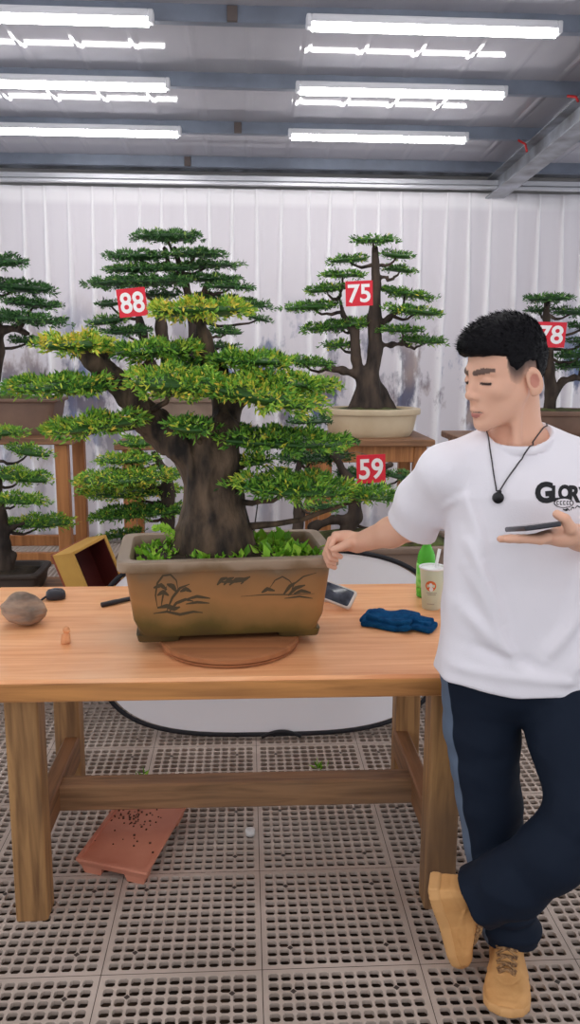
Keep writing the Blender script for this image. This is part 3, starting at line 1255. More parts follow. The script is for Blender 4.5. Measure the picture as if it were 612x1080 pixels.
b = MB()
for pts, wp in (([(166, 640), (164, 628), (166, 615), (172, 607), (180, 606), (186, 612), (188, 622)], 1.6), ([(170, 640), (172, 628), (176, 618)], 1.4),
                ([(176, 644), (182, 630), (190, 620), (200, 616)], 2.2), ([(178, 646), (186, 636), (196, 632), (204, 634)], 2.6), ([(162, 620), (170, 617), (176, 622)], 3.5),
                ([(166, 628), (172, 624), (178, 628)], 3.5), ([(176, 616), (182, 618), (186, 624)], 4.0), ([(190, 624), (196, 621), (202, 624)], 3.5),
                ([(162, 647), (176, 645), (190, 648), (204, 645), (214, 646)], 2.4), ([(196, 632), (208, 629), (222, 631)], 2.6), ([(196, 637), (208, 635), (221, 636)], 2.2), ([(166, 641), (176, 639), (184, 642), (190, 640)], 4.0)):
    stroke(b, pts, wp)
b.build('plant_motif', m_motif, pot, smooth=False)
b = MB()
for pts, wp in (([(229, 617), (234, 611), (240, 609)], 3.2), ([(236, 617), (241, 611), (247, 609)], 3.0), ([(242, 617), (249, 611), (258, 611), (264, 608)], 3.4), ([(232, 614), (246, 613), (256, 613)], 2.6), ([(254, 616), (258, 612)], 1.6)):
    stroke(b, pts, wp)
b.build('bird_motif', m_motif, pot, smooth=False)
b = MB()
for pts, wp in (([(254, 629), (280, 627), (306, 627), (332, 626)], 1.0), ([(284, 621), (290, 612), (298, 608), (305, 612), (310, 618)], 1.2), ([(306, 628), (310, 616), (320, 608), (334, 604)], 1.3),
                ([(276, 625), (282, 621), (290, 623)], 3.2), ([(299, 627), (306, 618), (312, 614)], 3.0), ([(304, 628), (312, 620), (322, 617)], 3.2), ([(300, 631), (316, 629), (330, 631)], 1.6), ([(310, 626), (318, 623), (328, 625)], 3.0)):
    stroke(b, pts, wp)
b.build('landscape_motif', m_motif, pot, smooth=False)

# trunk
Y0 = 2.47
s0 = Y0 * 1.02 / FPX
zsoil = m_pot_soil_z


def mp_(x, y, dy=0.0):
    return ony(x, y, Y0 + dy)


mch = [
    ([mp_(228, 592), mp_(226, 560), mp_(225, 520), mp_(224, 488), mp_(218, 468)], [48 * s0, 38 * s0, 29 * s0, 27 * s0, 24 * s0]),
    ([mp_(200, 592, -0.03), mp_(210, 560, -0.02), mp_(216, 530)], [16 * s0, 16 * s0, 12 * s0]),
    ([mp_(258, 592, -0.02), mp_(248, 565, -0.02), mp_(240, 530)], [18 * s0, 14 * s0, 10 * s0]),
    ([mp_(235, 592, -0.07), mp_(233, 565, -0.05), mp_(230, 540)], [20 * s0, 16 * s0, 12 * s0]),
    ([mp_(214, 492), mp_(190, 468), mp_(160, 447), mp_(140, 424), mp_(122, 402), mp_(104, 383), mp_(94, 372)], [24 * s0, 19 * s0, 17 * s0, 13 * s0, 12 * s0, 11 * s0, 8 * s0]),
    ([mp_(226, 486), mp_(238, 455), mp_(240, 428, 0.05), mp_(228, 396, 0.08), mp_(214, 362, 0.08), mp_(210, 338, 0.06)], [22 * s0, 15 * s0, 13 * s0, 12 * s0, 9 * s0, 6 * s0]),
    ([mp_(240, 440, 0.03), mp_(258, 418, 0.02), mp_(262, 396, 0)], [7 * s0, 5 * s0, 4 * s0]),
]
v, f = trunk_mesh(mch, 0.0052, 0.018, 0.0105, 62, zsoil - 0.02)
tm = MB()
tm.add(v, f)
axis = np.concatenate([[p0 + t * (p1 - p0) for p0, p1 in zip(c[0][:-1], c[0][1:]) for t in (0, 0.25, 0.5, 0.75, 1)] for c in mch])
# x0,y0,x1,y1,thickness,dy,depth,tint,yellow
MP = [
    (38, 365, 120, 364, 21, -0.02, 0.13, 0.62, 0.32),
    (2, 410, 122, 406, 22, -0.06, 0.15, 0.50, 0.08),
    (47, 456, 152, 442, 22, -0.08, 0.15, 0.48, 0.06),
    (135, 402, 238, 408, 36, -0.10, 0.20, 0.54, 0.13),
    (198, 402, 338, 430, 32, -0.12, 0.20, 0.56, 0.14),
    (178, 450, 224, 452, 20, -0.14, 0.10, 0.30, 0.02),
    (218, 380, 312, 382, 17, 0.02, 0.15, 0.46, 0.05),
    (246, 398, 356, 409, 17, -0.04, 0.15, 0.50, 0.10),
    (114, 374, 212, 368, 19, 0.04, 0.15, 0.50, 0.08),
    (156, 330, 262, 327, 20, 0.06, 0.16, 0.62, 0.36),
    (232, 462, 368, 468, 24, -0.02, 0.16, 0.44, 0.09),
    (246, 511, 376, 516, 26, -0.06, 0.18, 0.46, 0.06),
    (352, 521, 424, 523, 13, -0.06, 0.10, 0.48, 0.07),
    (250, 488, 286, 486, 13, 0.02, 0.07, 0.46, 0.06),
    (214, 452, 262, 458, 24, 0.04, 0.10, 0.24, 0.02),
    (176, 378, 212, 392, 16, 0.06, 0.10, 0.30, 0.03),
]
for k, (x0, y0, x1, y1, th, dy, dp, tn, yl) in enumerate(MP):
    o, mid = foliage(mroot, x0, y0, x1, y1, th * 1.3, Y0, dy, dp * 0.9, leaf=0.0205, dens=1.15, tint=tn, yel=yl * (1.0 if yl > 0.2 else 0.6))
    low = axis[axis[:, 2] < mid[2] + 0.02]
    j = np.argmin(np.linalg.norm(low - mid, axis=1))
    limb_tube(tm, low[j], mid + V(0, 0, -0.01), 0.012, 0.005, 0.015)
tm.build('trunk', m_bark, mroot)
# weeds in the pot
g = np.random.default_rng(5)
for k in range(26):
    for _ in range(50):
        x, y = g.uniform(-Pa + 0.06, Pa - 0.06), g.uniform(-Pb + 0.06, Pb - 0.06)
        P = pl(x, y, zsoil)
        if abs(P[0] - mch[0][0][0][0]) > 0.10 or (P[1] < 2.36 and abs(x) < 0.25):
            break
    b = MB()
    n = 8 + int(g.random() * 10)
    C = np.repeat(P[None], n, 0) + g.standard_normal((n, 3)) * V(0.018, 0.018, 0.004) + V(0, 0, 0.012)
    D = g.standard_normal((n, 3)) * V(0.7, 0.7, 0.25) + V(0, 0, 0.75)
    big = 0.040 if x > 0.02 else 0.024
    if k % 3 == 0:
        big *= 1.3
    leaf_cloud(b, C, D, big, big * 0.26, g.uniform(0.2, 0.95, n))
    for c_ in C[:3]:
        b.tube([V(c_[0], c_[1], zsoil - 0.01), c_], 0.0012, 4, a=0.4)
    b.build('weed', m_weed, mroot, smooth=False, attr='tint')
# the pale fern frond at the left
b = MB()
fa, fb_ = ony(196, 582, 2.44), ony(162, 558, 2.40)
for t in np.linspace(0.1, 1, 16):
    c = fa + (fb_ - fa) * t + V(0, 0, 0.03 * math.sin(math.pi * t))
    for s in (-1, 1):
        C = np.repeat(c[None], 2, 0)
        D = np.array([(fb_ - fa) / np.linalg.norm(fb_ - fa) * 0.6 + V(0.0, s * 0.5, s * 0.7)] * 2)
        leaf_cloud(b, C, D, 0.03 * (1.15 - t * 0.8), 0.006, np.array([0.75, 0.9]))
b.tube([fa + (fb_ - fa) * t + V(0, 0, 0.03 * math.sin(math.pi * t)) for t in np.linspace(0, 1, 8)], 0.0018, 5, a=0.5)
b.build('fern_frond', m_weed, mroot, smooth=False, attr='tint')
# the thin wire holding a branch down
b = MB()
b.tube([mp_(277, 497), mp_(272, 530), mp_(268, 560, -0.02)], 0.0022, 5)
b.build('branch_wire', mat('dark wire', srgb(40, 36, 34), 0.5), mroot)
#@@BACKTREES
# ------------------------------------------------------------------ stands and bonsai behind the table
m_stand = wood('orange brown stand wood', srgb(184, 124, 74), srgb(142, 90, 52), 5.0, 2, 0.5)
m_standt = wood('brown stand top wood', srgb(150, 108, 76), srgb(104, 74, 54), 5.0, 0, 0.5)


def stand(label, x0, x1, y0, y1, z, apron=0.0, bar=None, legw=0.075):
    cx, cy = (x0 + x1) / 2, (y0 + y1) / 2
    t = thing('plant_stand', label, 'plant stand', (cx, cy, 0), 'wooden plant stands along the curtain')
    b = MB()
    b.box((cx, cy, z - 0.02), (x1 - x0, y1 - y0, 0.04), bev=0.005)
    b.build('top', m_standt, t, smooth=False)
    iw = 0.04
    for sx in (-1, 1):
        for sy in (-1, 1):
            b = MB()
            lx = cx + sx * ((x1 - x0) / 2 - iw - legw / 2)
            ly = cy + sy * ((y1 - y0) / 2 - iw - legw / 2)
            b.box((lx, ly, (z - 0.04) / 2), (legw, legw, z - 0.04), bev=0.006)
            b.build('leg', m_stand, t, smooth=False)
    if apron:
        for sy in (-1, 1):
            b = MB()
            b.box((cx, cy + sy * ((y1 - y0) / 2 - iw - 0.02), z - 0.04 - apron / 2), (x1 - x0 - 2 * iw - 2 * legw - 0.004, 0.03, apron), bev=0.004)
            b.build('apron', m_stand, t, smooth=False)
    if bar:
        for sy in (-1, 1):
            b = MB()
            b.box((cx, cy + sy * ((y1 - y0) / 2 - iw - legw / 2), bar), (x1 - x0 - 2 * iw - 2 * legw - 0.004, 0.04, 0.07), bev=0.004)
            b.build('stretcher', m_stand, t, smooth=False)
    return t


YB = 5.0
zL = ony(40, 462, 4.78)[2]
stand('plant stand at the left edge under the brown rectangular pot', -2.05, ony(76, 462, 4.78)[0], 4.78, 5.42, zL, bar=0.39)
z8 = ony(170, 468, 4.95)[2]
stand('plant stand behind the main bonsai, under the pot of the tree tagged 88', ony(120, 468, 4.95)[0], ony(226, 468, 4.95)[0], 4.95, 5.45, z8, apron=0.0)
z7 = ony(390, 464, 4.78)[2]
stand('plant stand with a deep apron under the cream oval pot', ony(331, 464, 4.78)[0], ony(456, 464, 4.78)[0] + 0.02, 4.78, 5.40, z7, apron=0.10)
z9 = z8 - 0.02
stand('plant stand mostly hidden by branches between the 88 and 75 trees', ony(240, 545, 5.5)[0] - 0.04, ony(338, 525, 5.5)[0] + 0.04, 5.46, 5.95, z9)
z78 = z7
stand('plant stand behind the man, under the tree tagged 78', 1.30, 2.15, 4.85, 5.40, z78)

m_cream = mat('cream glazed clay', srgb(216, 198, 168), 0.4, var=srgb(200, 178, 146), scale=6)
m_brownpot = mat('brown clay', srgb(126, 98, 82), 0.55, var=srgb(104, 80, 68), scale=6)
m_greypot = mat('grey brown clay', srgb(150, 128, 112), 0.55, var=srgb(126, 106, 92), scale=6)
m_darkpot = mat('dark brown clay', srgb(70, 60, 54), 0.55, var=srgb(52, 44, 40), scale=6)


def finish_pot(root, c, z0, H, a, b_, taper, rimw, rimh, p, material, moss, rise=0.03):
    b = MB()
    pot_mesh(b, c, z0, H, a, b_, taper, rimw, rimh, p, 0.0, depth=min(H * 0.5, 0.05))
    o = b.build('pot', material, root, angle=40)
    b = MB()
    zs_ = z0 + H - 0.02
    ia, ib = a - rimw - 0.024, b_ - rimw - 0.024
    rings = []
    for s in (1.0, 0.8, 0.6, 0.4, 0.2, 0.03):
        rg = sring(c[0], c[1], zs_ + rise * (1 - s * s), ia * s, ib * s, p, 48)
        rg[:, 2] += 0.004 * sn(rg, 50, 3)
        rings.append(rg)
    b.loft(rings)
    b.build('moss', moss, root)
    return o


# --- tree tagged 75
Y7 = 5.08
pads75 = [(371, 254, 417, 254, 9), (347, 276, 389, 273, 9), (402, 268, 437, 272, 9), (338, 291, 386, 290, 8), (403, 283, 439, 287, 8),
          (321, 308, 368, 303, 10), (400, 306, 456, 315, 10), (299, 326, 358, 322, 11), (408, 325, 469, 333, 11), (318, 348, 404, 340, 14),
          (399, 348, 448, 349, 9), (338, 365, 378, 363, 9), (423, 359, 471, 361, 10), (292, 380, 350, 385, 13)]
c7 = ony(391, 447, Y7)
t75 = bonsai('potted_bonsai', 'tiered bonsai tagged 75 in a cream oval pot on its stand', Y7,
             [([(391, 434), (390, 415), (388, 398)], [22, 16, 14]), ([(372, 434), (380, 415)], [10, 8]), ([(410, 434), (402, 415), (396, 400)], [11, 8, 7]),
              ([(384, 408), (376, 380), (374, 348)], [8, 7, 6]), ([(392, 402), (396, 370), (395, 335), (397, 300), (396, 262)], [10, 10, 8, 6, 4]),
              ([(380, 396), (362, 391), (345, 388)], [6, 5, 4]), ([(374, 350), (362, 332), (358, 314)], [4.5, 3.5, 3]), ([(396, 364), (412, 364), (426, 362)], [4, 3, 3]),
              ([(398, 345), (410, 336), (420, 328)], [3, 3, 2.5]), ([(398, 292), (408, 292), (412, 300)], [2.5, 2, 2])],
             pads75, (c7[0], Y7, z7), m_leaf, m_bark2, leaf=0.024, tint=0.30, yel=0.01, h=0.011, amp=0.010, fr=36)
HW = (ony(443, 440, Y7)[0] - ony(340, 440, Y7)[0]) / 2
H7 = ony(390, 432, Y7 - 0.2)[2] - z7
finish_pot(t75, c7, z7, H7 - 0.002, HW, 0.23, 0.86, 0.022, 0.035, 2.3, m_cream, m_moss, 0.03)

# --- tree tagged 88
Y8 = 5.2
pads88 = [(139, 250, 215, 251, 13, -0.1), (112, 271, 178, 271, 12, -0.1), (172, 268, 240, 269, 10, -0.12), (110, 285, 183, 284, 9), (184, 281, 253, 280, 8), (93, 300, 200, 297, 13, -0.12), (170, 283, 206, 284, 9, -0.12),
          (188, 294, 257, 296, 9), (217, 302, 268, 304, 7), (200, 313, 285, 324, 12), (102, 322, 130, 320, 8), (150, 312, 192, 311, 10), (91, 342, 136, 336, 12, -0.1, 0.55, 0.08),
          (108, 351, 162, 349, 11), (260, 333, 287, 340, 7), (219, 349, 257, 352, 9), (214, 364, 251, 367, 8), (240, 376, 262, 380, 7)]
c8 = ony(190, 430, Y8)
H8 = ony(190, 419, Y8 - 0.2)[2] - z8
t88 = bonsai('potted_bonsai', 'tall many layered bonsai tagged 88 right behind the main bonsai', Y8,
             [([(196, 425), (200, 395), (206, 365), (204, 335), (196, 300), (184, 262)], [15, 13, 10, 7, 4, 2]),
              ([(178, 425), (176, 385), (170, 345), (168, 318)], [9, 8, 7, 5]), ([(170, 420), (160, 385), (151, 352), (147, 336)], [6, 6, 5, 4]),
              ([(206, 345), (212, 318), (218, 300)], [5, 4, 3]), ([(194, 300), (178, 280), (174, 262)], [3.5, 2.5, 2])],
             pads88, (c8[0], Y8, z8), m_leafd, m_bark2, leaf=0.024, tint=0.42, yel=0.03, h=0.012, amp=0.010, fr=36)
finish_pot(t88, c8, z8, H8 - 0.002, (ony(238, 430, Y8)[0] - ony(143, 430, Y8)[0]) / 2, 0.2, 0.86, 0.02, 0.03, 9, m_greypot, m_moss, 0.03)

# --- upper left tree
YU = 5.08
padsU = [(-30, 276, 29, 277, 16), (-30, 300, 61, 307, 15), (2, 318, 67, 324, 10), (-25, 332, 69, 341, 14), (8, 358, 50, 362, 10), (-90, 322, -30, 318, 12)]
cU = V(-1.62, YU, 0)
HU = ony(20, 421, YU - 0.2)[2] - zL
tU = bonsai('potted_bonsai', 'dark tiered bonsai cut by the left edge, in a brown rectangular pot', YU,
            [([(-14, 428), (-10, 400), (-6, 370), (-8, 335), (-12, 300), (-8, 276)], [16, 12, 11, 9, 7, 4]), ([(-4, 350), (16, 346), (30, 352)], [5, 3.5, 2.5])],
            padsU, (cU[0], YU, zL), m_leafd, m_bark2, leaf=0.024, tint=0.32, yel=0.01, h=0.012, amp=0.010, fr=36)
finish_pot(tU, cU, zL, HU, ony(67, 424, YU)[0] - cU[0], 0.2, 0.88, 0.018, 0.02, 12, m_brownpot, m_moss, 0.05)

# --- tree tagged 78
YE = 5.1
pads78 = [(553, 316, 604, 315, 9), (555, 328, 584, 327, 8), (583, 329, 625, 331, 9), (600, 344, 636, 345, 8), (598, 360, 640, 361, 9), (586, 376, 640, 374, 10), (584, 387, 640, 385, 10), (540, 352, 578, 350, 9), (530, 378, 572, 376, 10)]
c78 = V(ony(590, 430, YE)[0], YE, 0)
t78 = bonsai('potted_bonsai', 'dark bonsai tagged 78 partly hidden behind the man head', YE,
             [([(580, 446), (581, 415), (579, 390), (578, 360), (577, 335), (578, 318)], [10, 8, 7, 6, 5, 4]), ([(583, 420), (594, 402), (606, 398), (618, 400)], [5, 4, 3, 3])],
             pads78, (c78[0], YE, z78), m_leafd, m_bark2, leaf=0.024, tint=0.30, yel=0.01, h=0.012, amp=0.010, fr=36)
finish_pot(t78, c78, z78, 0.16, 0.33, 0.2, 0.86, 0.02, 0.03, 2.4, m_brownpot, m_moss, 0.03)

# --- low bench and the lower trees
ZB = 0.50
bn = thing('low_bench', 'long low wooden bench behind the table carrying the lower bonsai', 'bench', (-0.1, 3.72, 0))
b = MB()
b.box((-0.1, 3.72, ZB - 0.02), (3.5, 0.62, 0.04), bev=0.005)
b.build('top', m_standt, bn, smooth=False)
for x in (-1.75, -0.1, 1.55):
    for y in (3.48, 3.96):
        b = MB()
        b.box((x, y, (ZB - 0.04) / 2), (0.08, 0.08, ZB - 0.04), bev=0.006)
        b.build('leg', m_stand, bn, smooth=False)

YL = 3.80
tLL = bonsai('potted_bonsai', 'small bright bonsai in a flat dark tray at the lower left edge', YL,
             [([(2, 600), (4, 575), (2, 545), (-4, 510), (-8, 470), (-6, 455)], [12, 9, 7, 6, 5, 3]), ([(8, 600), (14, 585)], [7, 5]), ([(3, 565), (14, 556), (24, 552)], [4, 3, 2.5])],
             [(-26, 457, 27, 456, 12), (6, 472, 54, 481, 15), (-16, 498, 55, 507, 18), (-18, 526, 51, 529, 14), (4, 553, 80, 550, 16)],
             (-1.2, YL, ZB), m_leaf, m_bark2, leaf=0.02, tint=0.48, yel=0.03, h=0.008, amp=0.007, fr=50, thick=0.009)
finish_pot(tLL, V(-1.25, YL + 0.02, 0), ZB + 0.002, 0.10, 0.30, 0.15, 0.92, 0.012, 0.02, 10, m_darkpot, m_soil, 0.03)

YM = 3.84
cM = V(ony(178, 560, YM)[0], YM, 0)
tM = bonsai('potted_bonsai', 'low spreading bonsai standing behind the left end of the large painted pot', YM,
            [([(177, 575), (177, 550), (178, 520), (176, 500), (165, 480)], [10, 8.5, 8, 7, 4]), ([(176, 520), (156, 512), (140, 506)], [4.5, 3.5, 3])],
            [(126, 468, 164, 467, 17, 0.0, 0.55), (100, 486, 166, 484, 15, -0.05, 0.55), (76, 508, 196, 500, 19, -0.1, 0.58, 0.08), (80, 520, 190, 518, 16, 0.05, 0.55, 0.06), (92, 545, 198, 536, 15, 0.0, 0.32), (104, 568, 152, 560, 10, 0.08, 0.36)],
            (cM[0], YM, ZB), m_leaf, m_bark2, leaf=0.02, tint=0.45, yel=0.03, h=0.009, amp=0.007, fr=50, thick=0.009)
finish_pot(tM, cM, ZB + 0.002, 0.14, 0.26, 0.16, 0.9, 0.015, 0.02, 10, m_brownpot, m_moss, 0.03)

Y5 = 3.8
c5 = V(0.60, Y5, 0)
t59 = bonsai('potted_bonsai', 'low bonsai tagged 59 in a stone brown tray behind the man forearm', Y5,
             [([(366, 560), (375, 545), (374, 525), (368, 505), (352, 480), (330, 462), (326, 446)], [10, 8, 7, 6, 5, 4, 3]), ([(314, 560), (316, 540), (312, 515), (316, 488)], [7, 6, 6, 4]),
              ([(330, 556), (352, 548), (372, 548)], [7, 6, 5]), ([(372, 520), (392, 500), (412, 490)], [4, 4, 3])],
             [(304, 445, 350, 444, 11, 0.0, 0.34), (342, 467, 380, 466, 8, 0.05, 0.3), (288, 484, 372, 482, 14, 0.08, 0.28), (404, 500, 442, 506, 11, 0.0, 0.4), (322, 534, 364, 535, 11, -0.12, 0.5),
              (352, 500, 404, 503, 12, 0.05, 0.3), (430, 545, 470, 548, 18, 0.1, 0.34), (426, 572, 470, 575, 22, 0.12, 0.3)],
             (c5[0], Y5, ZB), m_leafd, m_bark2, leaf=0.02, tint=0.4, yel=0.03, h=0.008, amp=0.007, fr=50, thick=0.008)
finish_pot(t59, c5, ZB + 0.002, 0.235, 0.42, 0.20, 0.88, 0.018, 0.03, 6, m_greypot, m_moss, 0.07)
for o in list(t59.children):
    if o.name.startswith('moss'):
        pass

# --- number cards
m_card = mat('red card', srgb(222, 38, 58), 0.5)
m_num = mat('white print', srgb(248, 244, 244), 0.5)


def number_card(num, px0, py0, px1, py1, Y, roll, label, tree):
    P = ony((px0 + px1) / 2, (py0 + py1) / 2, Y)
    sc = Y * 1.0 / FPX
    wd, ht = (px1 - px0) * sc, (py1 - py0) * sc
    t = thing('number_card', label, 'number card', P, 'red number cards hung on the bonsai')
    c, s = math.cos(roll), math.sin(roll)
    back = 0.10
    R = np.array([[c, 0, -s], [0, 1, 0], [s, 0, c]])
    R = R @ np.array([[1, 0, 0], [0, math.cos(back), -math.sin(back)], [0, math.sin(back), math.cos(back)]])
    b = MB()
    b.box(P, (wd, 0.003, ht), R)
    b.build('card', m_card, t, smooth=False)
    v, f = text_mesh(num, ht, ht * 0.022, 1.0)
    tw, th_ = np.ptp(v[:, 0]), np.ptp(v[:, 1])
    v[:, 0] *= wd * 0.84 / tw
    v[:, 1] *= ht * 0.74 / th_
    q = np.stack([v[:, 0], np.full(len(v), -0.0024), v[:, 1]], 1) @ R.T + P
    b = MB()
    b.add(q, f)
    b.build('number', m_num, t, smooth=False)
    b = MB()
    top = P + R @ V(0, 0, ht / 2)
    best = None
    for ch in tree.children:
        if ch.name.startswith('trunk'):
            vv = np.array([list(p.co) for p in ch.data.vertices]) + np.array(tree.location)
            j = np.argmin(np.linalg.norm(vv - (top + V(0, 0, 0.03)), axis=1))
            best = vv[j]
    b.tube([top - V(0, 0, 0.006), top * 0.6 + best * 0.4 + V(0, 0, 0.012), best - (best - top) / np.linalg.norm(best - top) * 0.003], 0.0015, 5)
    b.build('hanging_wire', mat('thin hanging wire', srgb(70, 66, 60), 0.5), t)


number_card('88', 125, 305, 154, 333, Y8 - 0.37, math.radians(6), 'red card with a white 88 on the tall bonsai', t88)
number_card('75', 365, 297, 393, 322, Y7 - 0.37, math.radians(3), 'red card with a white 75 on the bonsai above the cream pot', t75)
number_card('78', 565, 340, 597, 366, YE - 0.3, math.radians(-1), 'red card with a white 78 half hidden behind the man head', t78)
number_card('59', 376, 479, 407, 510, Y5 - 0.3, math.radians(3), 'red card with a white 59 above the man forearm', t59)
#@@SMALL
# ================================================================== SMALL THINGS
# rock
m_rock = mat('grey brown rock', srgb(178, 148, 126), 0.85, var=srgb(120, 104, 92), scale=14, bump=0.6, bscale=30, stretch=(1, 1, 3))
rc = onz(22, 664, TT)
rc[1] += 0.05


def rockfn(P):
    q = P - V(rc[0], rc[1], TT + 0.052)
    R_ = np.array([[0.97, 0, 0.24], [0, 1, 0], [-0.24, 0, 0.97]])
    q = q @ R_
    d = ell(q, (0, 0, 0), (0.074, 0.058, 0.050))
    d = smax(d, q @ V(0.35, -0.5, 0.79) - 0.038, 0.012)
    d = smax(d, q @ V(-0.6, -0.5, 0.62) - 0.048, 0.012)
    d = smax(d, q @ V(0.75, -0.6, -0.2) - 0.056, 0.01)
    for nrm_, o_ in (((-0.2, -0.85, 0.5), 0.046), ((0.5, -0.2, 0.85), 0.044), ((-0.85, 0.1, 0.5), 0.060), ((0.1, -0.95, -0.1), 0.050), ((0.9, -0.3, 0.35), 0.062), ((-0.6, -0.75, -0.2), 0.058)):
        nv = np.array(nrm_) / np.linalg.norm(nrm_)
        d = smax(d, q @ nv - o_, 0.004)
    d = d + 0.0035 * sn(P, 70, 2) + 0.0015 * sn(P * V(1, 1, 2.5), 160, 4)
    return np.maximum(d, TT + 0.0005 - P[:, 2])


o = sdf_obj('rock', rockfn, V(rc[0] - 0.1, rc[1] - 0.1, TT - 0.01), V(rc[0] + 0.1, rc[1] + 0.1, TT + 0.13), 0.0035, m_rock)
tag(o, 'fist sized grey brown rock at the left end of the table', 'rock')

# clay figurine
m_fig = mat('pale orange clay', srgb(226, 160, 112), 0.6, var=srgb(206, 138, 92), scale=30)
fc = onz(69, 680, TT)
fc[1] += 0.012


def figfn(P):
    q = P - V(fc[0], fc[1], TT)
    d = seg(q, V(-0.002, 0, 0.004), V(0.0, 0, 0.026), 0.013, 0.010)
    d = smin(d, ell(q, V(0.002, -0.001, 0.043), (0.0105, 0.0105, 0.0105)), 0.004)
    d = smin(d, seg(q, V(-0.010, -0.006, 0.006), V(-0.009, -0.002, 0.027), 0.005, 0.004), 0.003)
    d = smin(d, seg(q, V(0.010, -0.008, 0.008), V(0.009, -0.003, 0.028), 0.005, 0.004), 0.003)
    d = smin(d, seg(q, V(0.008, -0.008, 0.039), V(0.013, -0.008, 0.041), 0.004, 0.003), 0.003)
    return np.maximum(d, 0.0005 - q[:, 2])


o = sdf_obj('clay_figurine', figfn, V(fc[0] - 0.03, fc[1] - 0.03, TT - 0.005), V(fc[0] + 0.03, fc[1] + 0.03, TT + 0.062), 0.0018, m_fig)
tag(o, 'tiny pale orange clay figurine standing on the table left of the pot', 'figurine')

# tape measure
m_blk = mat('black rubbery plastic', srgb(44, 44, 52), 0.5)
m_gry = mat('dark grey plastic', srgb(84, 84, 94), 0.4)
tc_ = onz(57, 634, TT)
tc_[1] += 0.03
tp = thing('tape_measure', 'black round tape measure with a wrist strap on the table', 'tape measure', (tc_[0], tc_[1], TT))
b = MB()
b.loft([sring(tc_[0], tc_[1], TT + z, a_, a_ * 0.92, 3.2, 36, 0.3) for z, a_ in ((0.0005, 0.026), (0.004, 0.032), (0.012, 0.034), (0.024, 0.032), (0.031, 0.026), (0.032, 0.02))])
b.build('body', m_blk, tp, angle=40)
b = MB()
b.loft([sring(tc_[0], tc_[1], TT + z, a_, a_, 2, 28) for z, a_ in ((0.031, 0.018), (0.0345, 0.017), (0.0348, 0.012))])
b.box((tc_[0] + 0.004, tc_[1] - 0.002, TT + 0.036), (0.022, 0.008, 0.004), bev=0.001)
b.build('hub', m_gry, tp, angle=40)
b = MB()
sp_ = [V(tc_[0] - 0.028, tc_[1], TT + 0.012), onz(42, 634, TT + 0.006), onz(34, 636, TT + 0.004), onz(27, 640, TT + 0.004), onz(13, 644, TT + 0.004), onz(7, 642, TT + 0.006), onz(8, 648, TT + 0.004)]
b.tube(sp_, 0.0038, 6)
b.build('wrist_strap', m_blk, tp)

# pen
b = MB()
pa, pb_ = onz(107, 638, TT + 0.009), onz(134, 632, TT + 0.009)
dv = (pb_ - pa) / np.linalg.norm(pb_ - pa)
b.tube([pa, pa + dv * 0.001, pa + dv * 0.06, pa + dv * 0.062, pa + dv * 0.13, pa + dv * 0.133], [0.006, 0.0085, 0.0085, 0.0078, 0.0075, 0.005], 14)
tag(b.build('marker_pen', m_blk, None, angle=40), 'short black marker pen lying on the table beside the pot', 'pen')

# phone on a little stand
m_wht = mat('white plastic', srgb(226, 220, 214), 0.4)
m_scr = mat('phone screen', srgb(92, 98, 112), 0.12, var=srgb(44, 48, 60), scale=26, detail=2)
ph = onz(365, 640, TT)
pt = thing('desk_phone', 'white smartphone leaning on a little stand behind the pot', 'phone', (ph[0], ph[1], TT))
e1 = V(0.86, -0.42, -0.24)
e1 /= np.linalg.norm(e1)
e3 = V(-0.2, -0.62, 0.75)
e3 -= e1 * (e1 @ e3)
e3 /= np.linalg.norm(e3)
e2 = np.cross(e3, e1)
Rp = np.stack([e1, e2, e3], 1)
pcn = ony(352, 629, ph[1] + 0.01)


def rrect(mb, c, w_, h_, t_, R, r, n=6):
    pts = []
    for sx, sy, a0 in ((1, 1, 0), (-1, 1, 90), (-1, -1, 180), (1, -1, 270)):
        for k in range(n + 1):
            a_ = math.radians(a0 + 90 * k / n)
            pts.append((sx * (w_ / 2 - r) + r * math.cos(a_), sy * (h_ / 2 - r) + r * math.sin(a_)))
    pts = np.array(pts)
    rings = [np.concatenate([pts * s, np.full((len(pts), 1), z)], 1) @ np.asarray(R).T + c for z, s in ((-t_ / 2, 0.97), (-t_ * 0.25, 1), (t_ * 0.25, 1), (t_ / 2, 0.97))]
    mb.loft(rings)


pcn[2] = max(pcn[2], TT + 0.045)
b = MB()
rrect(b, pcn, 0.15, 0.075, 0.012, Rp, 0.012)
b.build('case', m_wht, pt, angle=40)
b = MB()
rrect(b, pcn + e3 * 0.0065, 0.132, 0.062, 0.0015, Rp, 0.007)
b.build('screen', m_scr, pt, angle=40)
b = MB()
b.tube([pcn - e3 * 0.006 + e1 * 0.045, V(pcn[0] + 0.055, pcn[1] + 0.02, TT + 0.004)], 0.006, 8)
b.tube([V(pcn[0] + 0.055, pcn[1] + 0.02, TT + 0.004), V(pcn[0] - 0.03, pcn[1] + 0.05, TT + 0.004)], 0.004, 8)
b.build('kickstand', m_wht, pt)

# blue cloth
m_blue = mat('blue towelling', srgb(22, 84, 132), 0.9, spec=0.1, var=srgb(14, 60, 104), scale=40, bump=0.5, bscale=160)
cl = onz(422, 661, TT)


